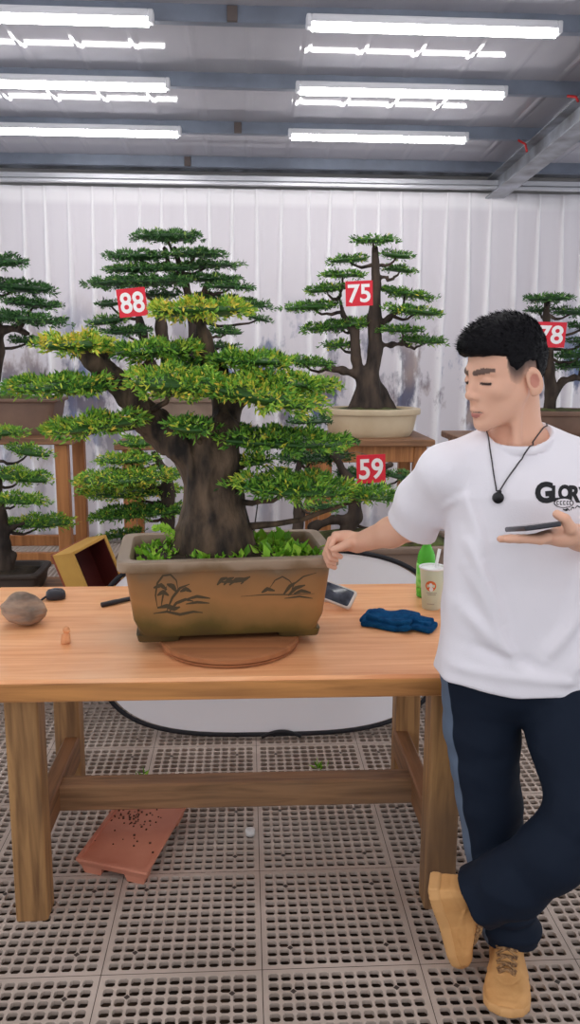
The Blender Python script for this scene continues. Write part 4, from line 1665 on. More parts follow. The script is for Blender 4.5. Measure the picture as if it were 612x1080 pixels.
def clothfn(P):
    q = P - V(cl[0], cl[1], TT)
    c, s_ = math.cos(0.55), math.sin(0.55)
    x = q[:, 0] * c - q[:, 1] * s_
    y = q[:, 0] * s_ + q[:, 1] * c
    z = q[:, 2]
    Q = np.stack([x, y, z], 1)
    wob = 0.004 * np.sin(x * 42 + y * 25) + 0.004 * np.sin(y * 60 - x * 18)
    O = np.stack([0 * x, 0 * x, wob], 1)
    d = rbox(Q - O, V(-0.03, 0.0, 0.012), V(0.165, 0.125, 0.020), 0.009)
    d = smin(d, rbox(Q - O, V(-0.025, 0.004, 0.030), V(0.150, 0.112, 0.017), 0.008), 0.003)
    d = smin(d, rbox(Q - O * 0.7, V(0.068, 0.010, 0.012), V(0.085, 0.080, 0.018), 0.008), 0.003)
    d = smin(d, rbox(Q - O * 0.7, V(0.060, 0.022, 0.026), V(0.075, 0.050, 0.014), 0.006), 0.003)
    d = smin(d, chain(Q, [V(-0.118, -0.03, 0.012), V(-0.110, 0.02, 0.020), V(-0.085, 0.06, 0.022)], [0.010, 0.014, 0.010], 0.01), 0.006)
    for a_, b_, dp in ((V(-0.09, -0.03, 0.040), V(0.03, -0.01, 0.040), 0.004), (V(-0.08, 0.02, 0.040), V(0.04, 0.035, 0.040), 0.004), (V(0.03, -0.02, 0.030), V(0.10, 0.03, 0.030), 0.005)):
        r = seg(Q, a_, b_, 0, 0)
        d = d + dp * np.exp(-(r / 0.008) ** 2)
    d = d + 0.0015 * sn(P, 110, 9)
    return np.maximum(d, 0.0008 - q[:, 2])


o = sdf_obj('folded_cloth', clothfn, V(cl[0] - 0.15, cl[1] - 0.1, TT - 0.008), V(cl[0] + 0.15, cl[1] + 0.1, TT + 0.075), 0.003, m_blue)
tag(o, 'crumpled folded blue cloth on the table in front of the cup', 'cloth')

# green bottle
m_bot = mat('clear green plastic', srgb(120, 226, 90), 0.12, trans=0.55, ior=1.2)
m_capg = mat('bright green cap', srgb(96, 226, 70), 0.4)
m_lab = mat('green label film', srgb(92, 214, 60), 0.35, var=srgb(190, 240, 150), scale=30)
m_ink = mat('dark green print', srgb(24, 90, 40), 0.5)
bc = V(0.640, 2.80, TT)
bt = thing('drink_bottle', 'bright green plastic drink bottle behind the paper cup', 'bottle', bc)
b = MB()
pr = [(0.0005, 0.024), (0.004, 0.031), (0.03, 0.033), (0.06, 0.031), (0.10, 0.033), (0.125, 0.033), (0.15, 0.031), (0.168, 0.026), (0.182, 0.018), (0.19, 0.0145), (0.2, 0.0145)]
b.loft([sring(bc[0], bc[1], TT + z, r, r, 2, 32) for z, r in pr])
b.build('body', m_bot, bt)
b = MB()
b.loft([sring(bc[0], bc[1], TT + z, r, r, 2, 32) for z, r in ((0.04, 0.0335), (0.05, 0.0342), (0.115, 0.0342), (0.125, 0.0338))])
b.build('label', m_lab, bt)
b = MB()
b.loft([sring(bc[0], bc[1], TT + z, r, r, 2, 24) for z, r in ((0.195, 0.0165), (0.198, 0.0175), (0.214, 0.017), (0.217, 0.014))])
b.build('cap', m_capg, bt)
b = MB()
for (zz_, hh_, a0, a1) in ((0.10, 0.012, -2.2, -1.9), (0.083, 0.012, -2.2, -1.95), (0.066, 0.012, -2.15, -1.9)):
    for k in range(3):
        n = 5
        aa = np.linspace(a0, a1, n)
        z0_ = TT + zz_ + (k - 1) * hh_ * 0.33
        v_ = [(bc[0] + 0.0346 * math.cos(a_), bc[1] + 0.0346 * math.sin(a_), z0_ + dz) for dz in (0, 0.002) for a_ in aa]
        b.add(v_, [[i, i + 1, n + i + 1, n + i] for i in range(n - 1)])
b.build('label_print', m_ink, bt, smooth=False)

# paper cup
m_cup = mat('frosted cup', srgb(216, 224, 206), 0.35, var=srgb(206, 218, 190), scale=6)
m_lid = mat('white cup rim', srgb(238, 238, 238), 0.35)
m_org = mat('orange print', srgb(226, 116, 60), 0.5)
m_gink = mat('grey print', srgb(150, 150, 140), 0.5)
m_straw = mat('white straw', srgb(240, 240, 240), 0.35)
cc = V(0.632, 2.665, TT)
ct = thing('drink_cup', 'pale milk tea cup with an orange round logo and white straw', 'cup', cc)
R0, R1, HC = 0.031, 0.043, 0.145
b = MB()
b.loft([sring(cc[0], cc[1], TT + z, r, r, 2, 40) for z, r in ((0.0005, R0 - 0.002), (0.003, R0), (HC, R1), (HC, R1 - 0.003), (HC - 0.012, R1 - 0.005), (HC - 0.013, 0.005))])
b.build('cup_body', m_cup, ct, angle=40)
b = MB()
b.tube([V(cc[0] + (R1 + 0.0005) * math.cos(a_), cc[1] + (R1 + 0.0005) * math.sin(a_), TT + HC) for a_ in np.linspace(0, 2 * np.pi, 41)], 0.0035, 8, cap=False)
b.loft([sring(cc[0], cc[1], TT + z, r, r, 2, 40) for z, r in ((HC - 0.004, R1 - 0.003), (HC - 0.001, R1 - 0.006), (HC - 0.001, 0.003))])
b.build('lid', m_lid, ct)
b = MB()
b.tube([cc + V(0.006, -0.004, HC - 0.02), cc + V(0.022, 0.004, HC + 0.062)], 0.0055, 10)
b.build('straw', m_straw, ct)


def on_cup(u, z):
    """u metres around from the side that faces the camera"""
    r = R0 + (R1 - R0) * z / HC + 0.0006
    a_ = math.atan2(-cc[1], -cc[0]) + u / r
    return V(cc[0] + r * math.cos(a_), cc[1] + r * math.sin(a_), TT + z)


def cup_disc(mb, u0, z0, r0, r1, sx=1.0, off=0.0):
    n = 28
    aa = np.linspace(0, 2 * np.pi, n, endpoint=False)
    c_ = on_cup(u0, z0)
    out = V(c_[0] - cc[0], c_[1] - cc[1], 0)
    out /= np.linalg.norm(out)
    A_ = [on_cup(u0 + r0 * sx * math.cos(t), z0 + r0 * math.sin(t)) + out * off for t in aa]
    B_ = [on_cup(u0 + r1 * sx * math.cos(t), z0 + r1 * math.sin(t)) + out * off for t in aa]
    mb.add(A_ + B_, [[i, (i + 1) % n, n + (i + 1) % n, n + i] for i in range(n)])


b = MB()
cup_disc(b, -0.004, 0.088, 0.0185, 0.0001)
b.build('round_logo', m_org, ct, smooth=False)
b = MB()
cup_disc(b, -0.004, 0.091, 0.008, 0.0001, 0.8, 0.0006)
cup_disc(b, -0.002, 0.077, 0.0075, 0.0001, 0.9, 0.0006)
b.build('logo_figure', m_lid, ct, smooth=False)
b = MB()
for z, u0, u1 in ((0.062, -0.018, 0.016), (0.056, -0.014, 0.012), (0.022, -0.014, 0.010)):
    u = u0
    while u < u1:
        v_ = [on_cup(u, z), on_cup(u + 0.0025, z), on_cup(u + 0.0025, z + 0.0028), on_cup(u, z + 0.0028)]
        b.add(v_, [[0, 1, 2, 3]])
        u += 0.0036
b.build('small_print', m_gink, ct, smooth=False)

# tilted open box behind the table
m_yel = mat('ochre painted board', srgb(214, 168, 84), 0.6, var=srgb(196, 148, 70), scale=5)
m_mar = mat('maroon lining', srgb(98, 36, 34), 0.6, var=srgb(78, 26, 26), scale=6)
m_red2 = mat('red brown board', srgb(150, 78, 56), 0.6)
BO = ony(75, 581, 3.40)
eh = V(0.12, 0.15, 0.045)
eh /= np.linalg.norm(eh)
ev = V(-0.078, 0.0, 0.232)
ev -= eh * (ev @ eh)
ev /= np.linalg.norm(ev)
en = np.cross(eh, ev)
RB = np.stack([eh, en, ev], 1)
bw, bd, bh, tk = 0.20, 0.14, 0.25, 0.013
low = min((BO + RB @ V(x, y, z))[2] for x in (0, bw) for y in (0, -bd - 0.012) for z in (0, -bh))
BO = BO + V(0, 0, 0.502 - low)
bx = thing('open_box', 'tilted ochre open box with maroon inside behind the left of the table', 'box', (BO[0], BO[1] + 0.05, 0.502))


def bb(mb, x0, x1, y0, y1, z0, z1):
    mb.box(BO + RB @ V((x0 + x1) / 2, (y0 + y1) / 2, (z0 + z1) / 2), (x1 - x0, y1 - y0, z1 - z0), RB, bev=0.0015)


b = MB()
bb(b, 0, tk, -bd, 0, -bh, 0)
bb(b, bw - tk, bw, -bd, 0, -bh, 0)
bb(b, tk, bw - tk, -bd, 0, -tk, 0)
bb(b, tk, bw - tk, -bd, 0, -bh, -bh + tk)
b.build('frame', m_yel, bx, smooth=False)
b = MB()
bb(b, tk, bw - tk, -bd, -bd + 0.006, -bh + tk, -tk)
bb(b, tk, tk + 0.003, -bd + 0.006, -0.006, -bh + tk, -tk)
bb(b, bw - tk - 0.003, bw - tk, -bd + 0.006, -0.006, -bh + tk, -tk)
bb(b, tk, bw - tk, -bd + 0.006, -0.006, -tk - 0.003, -tk)
b.build('lining', m_mar, bx, smooth=False)
b = MB()
bb(b, -0.002, bw + 0.002, -bd - 0.012, -bd, -bh, 0.002)
b.build('back_board', m_red2, bx, smooth=False)

# weeds growing through the grating
for (px_, py_, lab) in ((147, 822, 'small green weed growing through the floor behind the left of the stretcher'), (335, 812, 'small green weed growing through the floor behind the right of the stretcher')):
    P = onz(px_, py_, 0)
    b = MB()
    n = 14
    C = np.repeat(P[None], n, 0) + RNG.standard_normal((n, 3)) * V(0.012, 0.012, 0.0) + V(0, 0, 0.006)
    leaf_cloud(b, C, RNG.standard_normal((n, 3)) * V(0.6, 0.6, 0.2) + V(0, 0, 0.7), 0.035, 0.005, RNG.uniform(0.2, 0.8, n))
    tag(b.build('weed', m_weed, None, smooth=False, attr='tint'), lab, 'weed')
#@@PERSON
# ================================================================== THE MAN
def skin_material():
    m = mat_attr('skin', 'tone', [(0.0, srgb(166, 98, 94)), (0.15, srgb(206, 142, 124)), (0.3, srgb(226, 176, 150)), (0.7, srgb(132, 104, 92)), (1.0, srgb(30, 27, 30))], 0.5, spec=0.35, sss=0.12)
    b = m.node_tree.nodes['Principled BSDF']
    b.inputs['Subsurface Radius'].default_value = (0.012, 0.005, 0.003)
    b.inputs['Subsurface Scale'].default_value = 0.5
    return m


m_skin = skin_material()
m_shirt = mat('white cotton', srgb(238, 234, 240), 0.85, spec=0.15, bump=0.08, bscale=300)
m_trous = mat_attr('navy track trousers', 'stripe', [(0.0, srgb(22, 31, 46)), (0.45, srgb(22, 31, 46)), (0.55, srgb(98, 112, 132)), (1.0, srgb(98, 112, 132))], 0.75, spec=0.2)
m_hair = mat('black hair', srgb(15, 14, 18), 0.6, spec=0.15)
m_shoe = mat('wheat suede', srgb(222, 168, 108), 0.75, var=srgb(208, 152, 92), scale=20, bump=0.1, bscale=200)
m_sole = mat('tan rubber', srgb(218, 166, 108), 0.65)
m_lace = mat('speckled brown lace', srgb(196, 152, 104), 0.8, var=srgb(84, 56, 40), scale=120)
m_black = mat('black pendant', srgb(24, 24, 28), 0.35)
m_cord = mat('dark braided cord', srgb(62, 56, 58), 0.6)

man = thing('person', 'man in white printed shirt and navy trousers leaning on the table end, holding a phone', 'person', (0.67, 1.9, 0))

# ---- head frame
HC_ = V(0.594, 1.885, 1.561)
Hf = V(-0.925, -0.35, -0.16)
Hf /= np.linalg.norm(Hf)
Hs = np.cross(Hf, V(0, 0, 1))
Hs /= np.linalg.norm(Hs)
Hs = -Hs            # towards the camera side of the head
Hu = np.cross(Hf, Hs)
if Hu[2] < 0:
    Hu = -Hu
HM = np.stack([Hf, Hs, Hu], 1)


def hl_(P):
    return (P - HC_) @ HM


def hw(f_, s_, u_):
    return HC_ + HM @ V(f_, s_, u_)


def head_sdf(P):
    q = hl_(P)
    a = q * V(1, 0, 1) + np.abs(q) * V(0, 1, 0)
    d = ell(q, (-0.012, 0, 0.030), (0.094, 0.073, 0.087))
    d = smin(d, ell(q, (0.026, 0, -0.040), (0.063, 0.056, 0.078)), 0.03)
    d = smin(d, seg(a, V(-0.005, 0.048, -0.045), V(0.058, 0.020, -0.098), 0.016, 0.014), 0.025)     # jaw line
    d = smin(d, ell(q, (0.070, 0, -0.106), (0.018, 0.020, 0.016)), 0.018)                             # chin
    d = smin(d, seg(a, V(0.080, 0.012, 0.018), V(0.066, 0.044, 0.016), 0.009, 0.008), 0.014)         # brow
    d = smin(d, ell(a, (0.050, 0.043, -0.027), (0.022, 0.018, 0.018)), 0.02)                          # cheekbone
    d = smax(d, -ell(a, (0.098, 0.033, -0.004), (0.018, 0.018, 0.012)), 0.012)                         # sockets
    d = smin(d, ell(a, (0.068, 0.032, -0.005), (0.014, 0.0165, 0.0125)), 0.003)                        # closed lids
    d = smax(d, -seg(a, V(0.0835, 0.024, -0.0085), V(0.077, 0.042, -0.0095), 0.0016, 0.0014), 0.002)   # lid line
    d = smin(d, seg(q, V(0.082, 0, 0.008), V(0.097, 0, -0.030), 0.007, 0.009), 0.012)                 # nose ridge
    d = smin(d, ell(q, (0.0985, 0, -0.035), (0.010, 0.0105, 0.009)), 0.006)
    d = smin(d, ell(a, (0.089, 0.012, -0.039), (0.010, 0.0075, 0.008)), 0.006)                         # wings
    d = smax(d, -ell(a, (0.093, 0.007, -0.0465), (0.005, 0.0032, 0.004)), 0.003)
    d = smin(d, ell(q, (0.074, 0, -0.072), (0.018, 0.026, 0.020)), 0.012)                             # muzzle
    d = smin(d, seg(a, V(0.0935, 0, -0.0680), V(0.080, 0.021, -0.0725), 0.0052, 0.0028), 0.003)         # lips
    d = smin(d, seg(a, V(0.0915, 0, -0.0800), V(0.080, 0.018, -0.0765), 0.0060, 0.0028), 0.003)
    d = smax(d, -seg(a, V(0.0995, 0, -0.0738), V(0.083, 0.022, -0.0748), 0.0024, 0.0016), 0.002)
    # ears
    eq = a - V(-0.018, 0.0735, -0.020)
    ca_, sa_ = math.cos(-0.30), math.sin(-0.30)
    e2 = np.stack([eq[:, 0] * ca_ + eq[:, 1] * sa_, -eq[:, 0] * sa_ + eq[:, 1] * ca_, eq[:, 2]], 1)
    ca_, sa_ = math.cos(0.22), math.sin(0.22)
    e3_ = np.stack([e2[:, 0] * ca_ - e2[:, 2] * sa_, e2[:, 1], e2[:, 0] * sa_ + e2[:, 2] * ca_], 1)
    ear = ell(e3_, (-0.006, 0.004, 0), (0.019, 0.008, 0.033))
    ear = smin(ear, ell(e3_, (0.002, 0.001, -0.024), (0.009, 0.006, 0.010)), 0.006)
    ear = smax(ear, -ell(e3_, (-0.002, 0.013, 0.003), (0.0105, 0.0095, 0.020)), 0.004)
    d = smin(d, ear, 0.006)
    return d


NB = V(0.648, 1.925, 1.405)


def finger(P, pts, r0, r1):
    n = len(pts)
    rad = np.linspace(r0, r1, n)
    return chain(P, pts, rad, 0.003)


# right arm (reaches back to the pot's rim)
RS, RE, RW = V(0.478, 1.915, 1.335), V(0.436, 2.075, 1.165), V(0.312, 2.225, 1.083)
LS, LE, LW = V(0.870, 1.915, 1.335), V(0.945, 1.800, 1.120), V(0.712, 1.675, 1.219)

# the gripping fist: knuckle line at the left, fingers turned down and back
KN = [V(0.247, 2.215, 1.108), V(0.236, 2.228, 1.092), V(0.232, 2.244, 1.074), V(0.236, 2.258, 1.056)]


def right_hand(P):
    d = smin(seg(P, RW, V(0.272, 2.235, 1.088), 0.025, 0.026), seg(P, V(0.285, 2.225, 1.098), V(0.258, 2.215, 1.104), 0.020, 0.016), 0.015)
    d = smin(d, seg(P, V(0.272, 2.245, 1.078), V(0.245, 2.25, 1.066), 0.022, 0.018), 0.015)
    for i, k in enumerate(KN):
        base = V(0.272, 2.232, 1.090) * 0.35 + k * 0.65
        tipd = V(0.006, -0.012, -0.030)
        p1 = k
        p2 = k + V(-0.012, -0.016, -0.026) * (1 - 0.06 * i)
        p3 = p2 + V(0.010, -0.004, -0.024) * (1 - 0.06 * i)
        p4 = p3 + V(0.016, 0.004, -0.008)
        d = smin(d, finger(P, [base, p1, p2, p3, p4], 0.0112 - 0.0008 * i, 0.0075), 0.0035)
    th = [V(0.292, 2.205, 1.090), V(0.276, 2.188, 1.088), V(0.256, 2.178, 1.082), V(0.237, 2.176, 1.076)]
    d = smin(d, finger(P, th, 0.014, 0.0088), 0.006)
    return d


# hand under the phone: palm up, fingers pointing to the left
PC = V(0.604, 1.665, 1.2455)
pw = V(0.99, 0.0, 0.13)
pw /= np.linalg.norm(pw)
pl_ = V(0.02, 0.965, -0.225)
pl_ -= pw * (pl_ @ pw)
pl_ /= np.linalg.norm(pl_)
pn = np.cross(pw, pl_)
PM = np.stack([pw, pl_, pn], 1)


def ph_(u, v_, n_):
    """a point near the held phone: across, along, above"""
    return PC + PM @ V(u, v_, n_)


def left_hand(P):
    q = (P - ph_(0.046, 0.004, -0.026)) @ PM
    d = ell(q, (0, 0, 0), (0.050, 0.040, 0.0165))
    d = smin(d, seg(P, LW, ph_(0.075, 0.0, -0.026), 0.0255, 0.025), 0.02)
    d = smin(d, ell(q, (0.016, -0.020, -0.006), (0.032, 0.020, 0.018)), 0.012)
    for i, (v_, ln) in enumerate(((-0.030, 0.92), (-0.010, 1.0), (0.010, 0.95), (0.029, 0.78))):
        a_ = ph_(0.020, v_ * 0.95, -0.025)
        b1 = ph_(0.004, v_, -0.0255 - 0.003 * (i == 0))
        b2 = ph_(0.004 - 0.036 * ln, v_ * 0.95, -0.0215)
        b3 = ph_(0.004 - 0.058 * ln, v_ * 0.9, -0.0185)
        b4 = ph_(0.004 - 0.076 * ln, v_ * 0.85, -0.0165)
        d = smin(d, finger(P, [a_, b1, b2, b3, b4], 0.0108, 0.0076), 0.0035)
    th = [ph_(0.082, -0.020, -0.024), ph_(0.064, -0.046, -0.012), ph_(0.052, -0.056, 0.008), ph_(0.040, -0.048, 0.020)]
    d = smin(d, finger(P, th, 0.0145, 0.0095), 0.008)
    return d


def body_sdf(P):
    d = head_sdf(P)
    d = smin(d, seg(P, hw(-0.038, 0, -0.045), NB, 0.047, 0.058), 0.012)
    d = smin(d, seg(P, hw(0.0, 0.034, -0.075), V(0.625, 1.855, 1.395), 0.012, 0.010), 0.02)       # neck muscle
    # torso, a little inside the shirt
    d = smin(d, seg(P, V(0.53, 1.93, 1.345), V(0.80, 1.93, 1.345), 0.055, 0.055), 0.05)
    d = smin(d, ell(P, (0.667, 1.925, 1.22), (0.160, 0.095, 0.20)), 0.05)
    d = smin(d, ell(P, (0.675, 1.93, 1.0), (0.150, 0.092, 0.20)), 0.05)
    d = smin(d, chain(P, [RS, RE], [0.050, 0.039], 0.01), 0.03)
    d = smin(d, chain(P, [RE, RE * 0.62 + RW * 0.38, RW], [0.040, 0.039, 0.0265], 0.02), 0.015)
    d = smin(d, chain(P, [LS, LE], [0.050, 0.039], 0.01), 0.03)
    d = smin(d, chain(P, [LE, LE * 0.62 + LW * 0.38, LW], [0.040, 0.039, 0.0265], 0.02), 0.015)
    d = smin(d, right_hand(P), 0.012)
    d = smin(d, left_hand(P), 0.012)
    return d


def hairline(q):
    """height of the hair's lower edge at a place round the head"""
    f_ = q[:, 0]
    return np.interp(f_, [-0.12, -0.095, -0.060, -0.046, -0.036, -0.006, 0.004, 0.020, 0.030, 0.036, 0.050, 0.10],
                     [-0.066, -0.058, -0.040, -0.012, 0.026, 0.026, 0.012, 0.010, 0.020, 0.042, 0.048, 0.052])


def tone(v):
    q = hl_(v)
    a = q * V(1, 0, 1) + np.abs(q) * V(0, 1, 0)
    t = np.full(len(v), 0.3)
    inhead = (np.linalg.norm(q, axis=1) < 0.17)
    # flushed ears, nose and knuckles
    t -= 0.08 * np.exp(-(np.linalg.norm((a - V(-0.02, 0.080, -0.019)) / V(0.022, 0.02, 0.034), axis=1)) ** 2)
    t -= 0.07 * np.exp(-(np.linalg.norm((q - V(0.098, 0, -0.034)) / V(0.02, 0.02, 0.02), axis=1)) ** 2)
    l1 = np.minimum(seg(a, V(0.0935, 0, -0.0680), V(0.080, 0.021, -0.0725), 0.0058, 0.0032), seg(a, V(0.0915, 0, -0.0800), V(0.080, 0.018, -0.0765), 0.0066, 0.0032))
    t = np.where(inhead & (l1 < 0.0022), 0.06, t)
    t = np.where(inhead & (seg(a, V(0.0990, 0, -0.0738), V(0.083, 0.020, -0.0746), 0.0018, 0.0010) < 0.0006), 0.78, t)
    # short stubble where the hair fades out
    hl0 = hairline(q)
    below = hl0 - q[:, 2]
    st = np.clip(1 - below / 0.034, 0, 1) * (np.abs(q[:, 1]) > 0.03) * (q[:, 0] < 0.036) * (ell(q, (-0.012, 0, 0.030), (0.094, 0.073, 0.087)) < 0.006)
    t = np.maximum(t, np.where(inhead & (q[:, 2] > -0.075), 0.3 + 0.58 * st, 0))
    cc_ = ell(q, (-0.020, 0.082, -0.018), (0.010, 0.012, 0.016))
    t = np.where(inhead & (cc_ < 0), 0.14, t)
    # eyebrows and lash line
    br = chain(a, [V(0.0880, 0.013, 0.0150), V(0.0815, 0.033, 0.0190), V(0.0655, 0.050, 0.0175)], [0.0046, 0.0048, 0.0034], 0.002)
    t = np.where(inhead & (br < 0.0018), 0.82, t)
    ls = seg(a, V(0.0835, 0.022, -0.0085), V(0.073, 0.046, -0.0100), 0.0028, 0.0022)
    t = np.where(inhead & (ls < 0.0008), 0.97, t)
    return t


sdf_obj('body', body_sdf, V(0.19, 1.57, 0.86), V(1.02, 2.31, 1.70), 0.0029, m_skin, man, ('tone', tone))


def hair_sdf(P):
    q = hl_(P)
    hl0 = hairline(q)
    top = np.clip((q[:, 2] - 0.02) / 0.07, 0, 1)
    fr = np.clip((q[:, 0] - 0.0) / 0.09, 0, 1)
    d = ell(q, (-0.014, 0, 0.032), (0.097, 0.0775, 0.092)) - 0.004 * top
    d = smin(d, ell(q, (0.006, 0, 0.084), (0.092, 0.064, 0.048)), 0.03)
    d = smin(d, ell(q, (0.064, 0, 0.074), (0.034, 0.058, 0.024)), 0.025)
    inner = ell(q, (-0.012, 0, 0.030), (0.090, 0.069, 0.083))
    d = smax(d, hl0 - q[:, 2], 0.010)
    d = d + 0.0016 * sn(P, 170, 21) + 0.001 * sn(P, 420, 22)
    return d


hv, hf_ = nets(hair_sdf, HC_ - 0.15, HC_ + 0.16, 0.0032)
hb = MB()
hb.add(hv, hf_)
# short strands that roughen the outline
g = np.random.default_rng(12)
sel = hv[g.choice(len(hv), 5200)]
q = hl_(sel)
ok = (q[:, 2] > hairline(q) + 0.012) & (hair_sdf(sel) > -0.003)
sel, q = sel[ok], q[ok]
out = (q - V(-0.02, 0, 0.01))
out /= np.linalg.norm(out, axis=1, keepdims=True)
dirs = out + V(1.1, 0, 0.15) * (q[:, 2:3] > 0.04) + V(-0.15, 0, -0.75) * (q[:, 2:3] <= 0.04) + 0.22 * g.standard_normal(q.shape)
dirs = (dirs / np.linalg.norm(dirs, axis=1, keepdims=True)) @ HM.T
ln = (0.004 + 0.006 * np.clip(q[:, 2:3] / 0.10, 0, 1)) * (0.5 + 0.8 * g.random((len(q), 1)))
S = np.cross(dirs, g.standard_normal(dirs.shape))
S /= np.linalg.norm(S, axis=1, keepdims=True)
p0 = sel - dirs * 0.004
sv = np.stack([p0 - S * 0.0011, p0 + S * 0.0011, p0 + dirs * (ln + 0.004)], 1).reshape(-1, 3)
hb.add(sv, np.arange(len(sv)).reshape(-1, 3))
hb.build('hair', m_hair, man)

# ---- shirt
ZT = [0.70, 0.765, 0.90, 1.05, 1.18, 1.28, 1.345, 1.385, 1.42, 1.46]
CX = [0.676, 0.676, 0.676, 0.677, 0.675, 0.671, 0.668, 0.662, 0.655, 0.652]
AX = [0.204, 0.204, 0.195, 0.191, 0.195, 0.195, 0.180, 0.150, 0.095, 0.03]
CYY = [1.925, 1.925, 1.922, 1.915, 1.912, 1.915, 1.92, 1.922, 1.925, 1.925]
BX = [0.138, 0.138, 0.130, 0.122, 0.124, 0.118, 0.100, 0.082, 0.066, 0.03]


def folds(P):
    w_ = np.zeros(len(P))
    for a_, b_, amp, wd in (((0.50, 1.80, 1.20), (0.60, 1.78, 0.98), 0.010, 0.016), ((0.51, 1.80, 1.12), (0.62, 1.78, 0.90), 0.008, 0.014), ((0.50, 1.82, 1.02), (0.66, 1.78, 0.87), 0.008, 0.018),
                            ((0.84, 1.80, 1.10), (0.70, 1.78, 0.90), 0.012, 0.020), ((0.86, 1.80, 1.00), (0.76, 1.78, 0.85), 0.012, 0.022), ((0.80, 1.79, 1.16), (0.74, 1.79, 0.98), 0.008, 0.02),
                            ((0.49, 1.84, 0.87), (0.80, 1.79, 0.84), 0.007, 0.014), ((0.52, 1.82, 0.93), (0.70, 1.78, 0.88), -0.006, 0.016),
                            ((0.50, 1.84, 1.30), (0.55, 1.80, 1.14), 0.007, 0.014), ((0.47, 1.85, 1.34), (0.43, 2.0, 1.25), 0.006, 0.012), ((0.49, 1.86, 1.27), (0.44, 2.02, 1.21), 0.007, 0.010)):
        a_, b_ = np.array(a_), np.array(b_)
        dd = b_ - a_
        t = np.clip((P - a_) @ dd / (dd @ dd), 0, 1)
        r = np.linalg.norm((P - a_ - t[:, None] * dd) * V(1, 0.35, 1), axis=1)
        w_ += 1.7 * amp * np.exp(-(r / wd) ** 2) * np.sin(np.pi * np.clip(t, 0.03, 0.97)) ** 0.6
    return w_


def shirt_sdf(P):
    z = P[:, 2]
    cx, a_, cy, b_ = (np.interp(z, ZT, q_) for q_ in (CX, AX, CYY, BX))
    x, y = (P[:, 0] - cx) / a_, (P[:, 1] - cy) / b_
    r = (np.abs(x) ** 2.5 + np.abs(y) ** 2.5) ** 0.4
    d = (r - 1) * np.minimum(a_, b_) * 0.85
    d = smin(d, seg(P, V(0.60, 1.925, 1.385), V(0.475, 1.915, 1.332), 0.048, 0.058), 0.03)
    d = smin(d, seg(P, V(0.70, 1.925, 1.385), V(0.868, 1.915, 1.332), 0.048, 0.058), 0.03)
    hem = 0.818 - 0.03 * np.clip((P[:, 0] - 0.5) / 0.3, 0, 1) + 0.006 * np.sin(P[:, 0] * 26 + 1) + 0.004 * np.sin(P[:, 1] * 40)
    d = smax(d, hem - z, 0.008)
    # sleeves
    sl = chain(P, [V(0.475, 1.915, 1.325), V(0.446, 2.005, 1.240), RE + (RE - RS) * 0.12], [0.062, 0.068, 0.073], 0.02)
    sn_ = V(-0.42, 0.42, -0.80)
    sn_ /= np.linalg.norm(sn_)
    sl = smax(sl, (P - V(0.416, 2.075, 1.165)) @ sn_, 0.006)
    sr = chain(P, [V(0.872, 1.915, 1.325), LE * 0.8 + LS * 0.2], [0.064, 0.070], 0.02)
    nn = (LE - LS) / np.linalg.norm(LE - LS)
    sr = smax(sr, (P - (LE * 0.8 + LS * 0.2)) @ nn, 0.006)
    d = smin(d, sl, 0.025)
    d = smin(d, sr, 0.025)
    d = d - folds(P) - 0.0036 * sn(P * V(1, 1, 0.8), 24, 31) - 0.001 * sn(P, 60, 33)
    # collar: a ribbed ring round an open neck hole
    ax_ = V(-0.10, -0.30, 0.95)
    ax_ /= np.linalg.norm(ax_)
    cq = P - V(0.642, 1.905, 1.412)
    hgt = cq @ ax_
    rad = np.linalg.norm(cq - hgt[:, None] * ax_, axis=1)
    ring = np.sqrt((rad - 0.078) ** 2 + (np.clip(np.abs(hgt) - 0.006, 0, None)) ** 2) - 0.0055
    hole = np.maximum(rad - 0.077, -hgt - 0.006)
    d = smax(d, -hole, 0.004)
    d = np.minimum(d, np.where(np.abs(hgt) < 0.03, np.maximum(ring, d - 0.016), 1.0))
    return d


sdf_obj('shirt', shirt_sdf, V(0.34, 1.73, 0.73), V(1.04, 2.17, 1.46), 0.0042, m_shirt, man)


# ---- print on the chest, wrapped on the cloth
def on_shirt(x, y, lift=0.0016):
    p = hit(shirt_sdf, x, y, 1.3, 2.4)
    if p is None:
        return None
    d = ray(x, y)
    return p - d / np.linalg.norm(d) * lift


def wrap_px(v2, f, cx, cy, sc, rot=0.0):
    c, s = math.cos(rot), math.sin(rot)
    vs = []
    for x, y in v2:
        X, Y = cx + sc * (x * c - y * s), cy - sc * (x * s + y * c)
        vs.append(on_shirt(X, Y))
    return np.array(vs), f


m_print = mat('black shirt print', srgb(26, 26, 30), 0.7)
b = MB()
for ch_, cx, cy, hgt, bold, xs_, rot in (('G', 574.5, 519.5, 23, 0.055, 0.95, 0.08), ('L', 587.0, 520.5, 17, 0.05, 0.85, 0.0), ('O', 596.0, 519.5, 17, 0.06, 0.8, 0.0), ('R', 606.5, 521.0, 18, 0.05, 0.85, -0.05), ('Y', 617.5, 522.5, 17, 0.05, 0.9, -0.05)):
    v, f = text_mesh(ch_, 1.0, bold, xs_)
    k = hgt / np.ptp(v[:, 1])
    vv, f = wrap_px(v[:, :2], f, cx, cy, k, rot)
    b.add(vv, f)
tt = np.linspace(0, 2 * np.pi, 30, endpoint=False)
for rx, ry in ((10.5, 5.2),):
    A_ = [on_shirt(595 + rx * math.cos(t), 530.5 - ry * math.sin(t), 0.002) for t in tt]
    B_ = [on_shirt(595 + (rx - 1.0) * math.cos(t), 530.5 - (ry - 1.0) * math.sin(t), 0.002) for t in tt]
    b.add(np.array(A_ + B_), [[i, (i + 1) % 30, 30 + (i + 1) % 30, 30 + i] for i in range(30)])
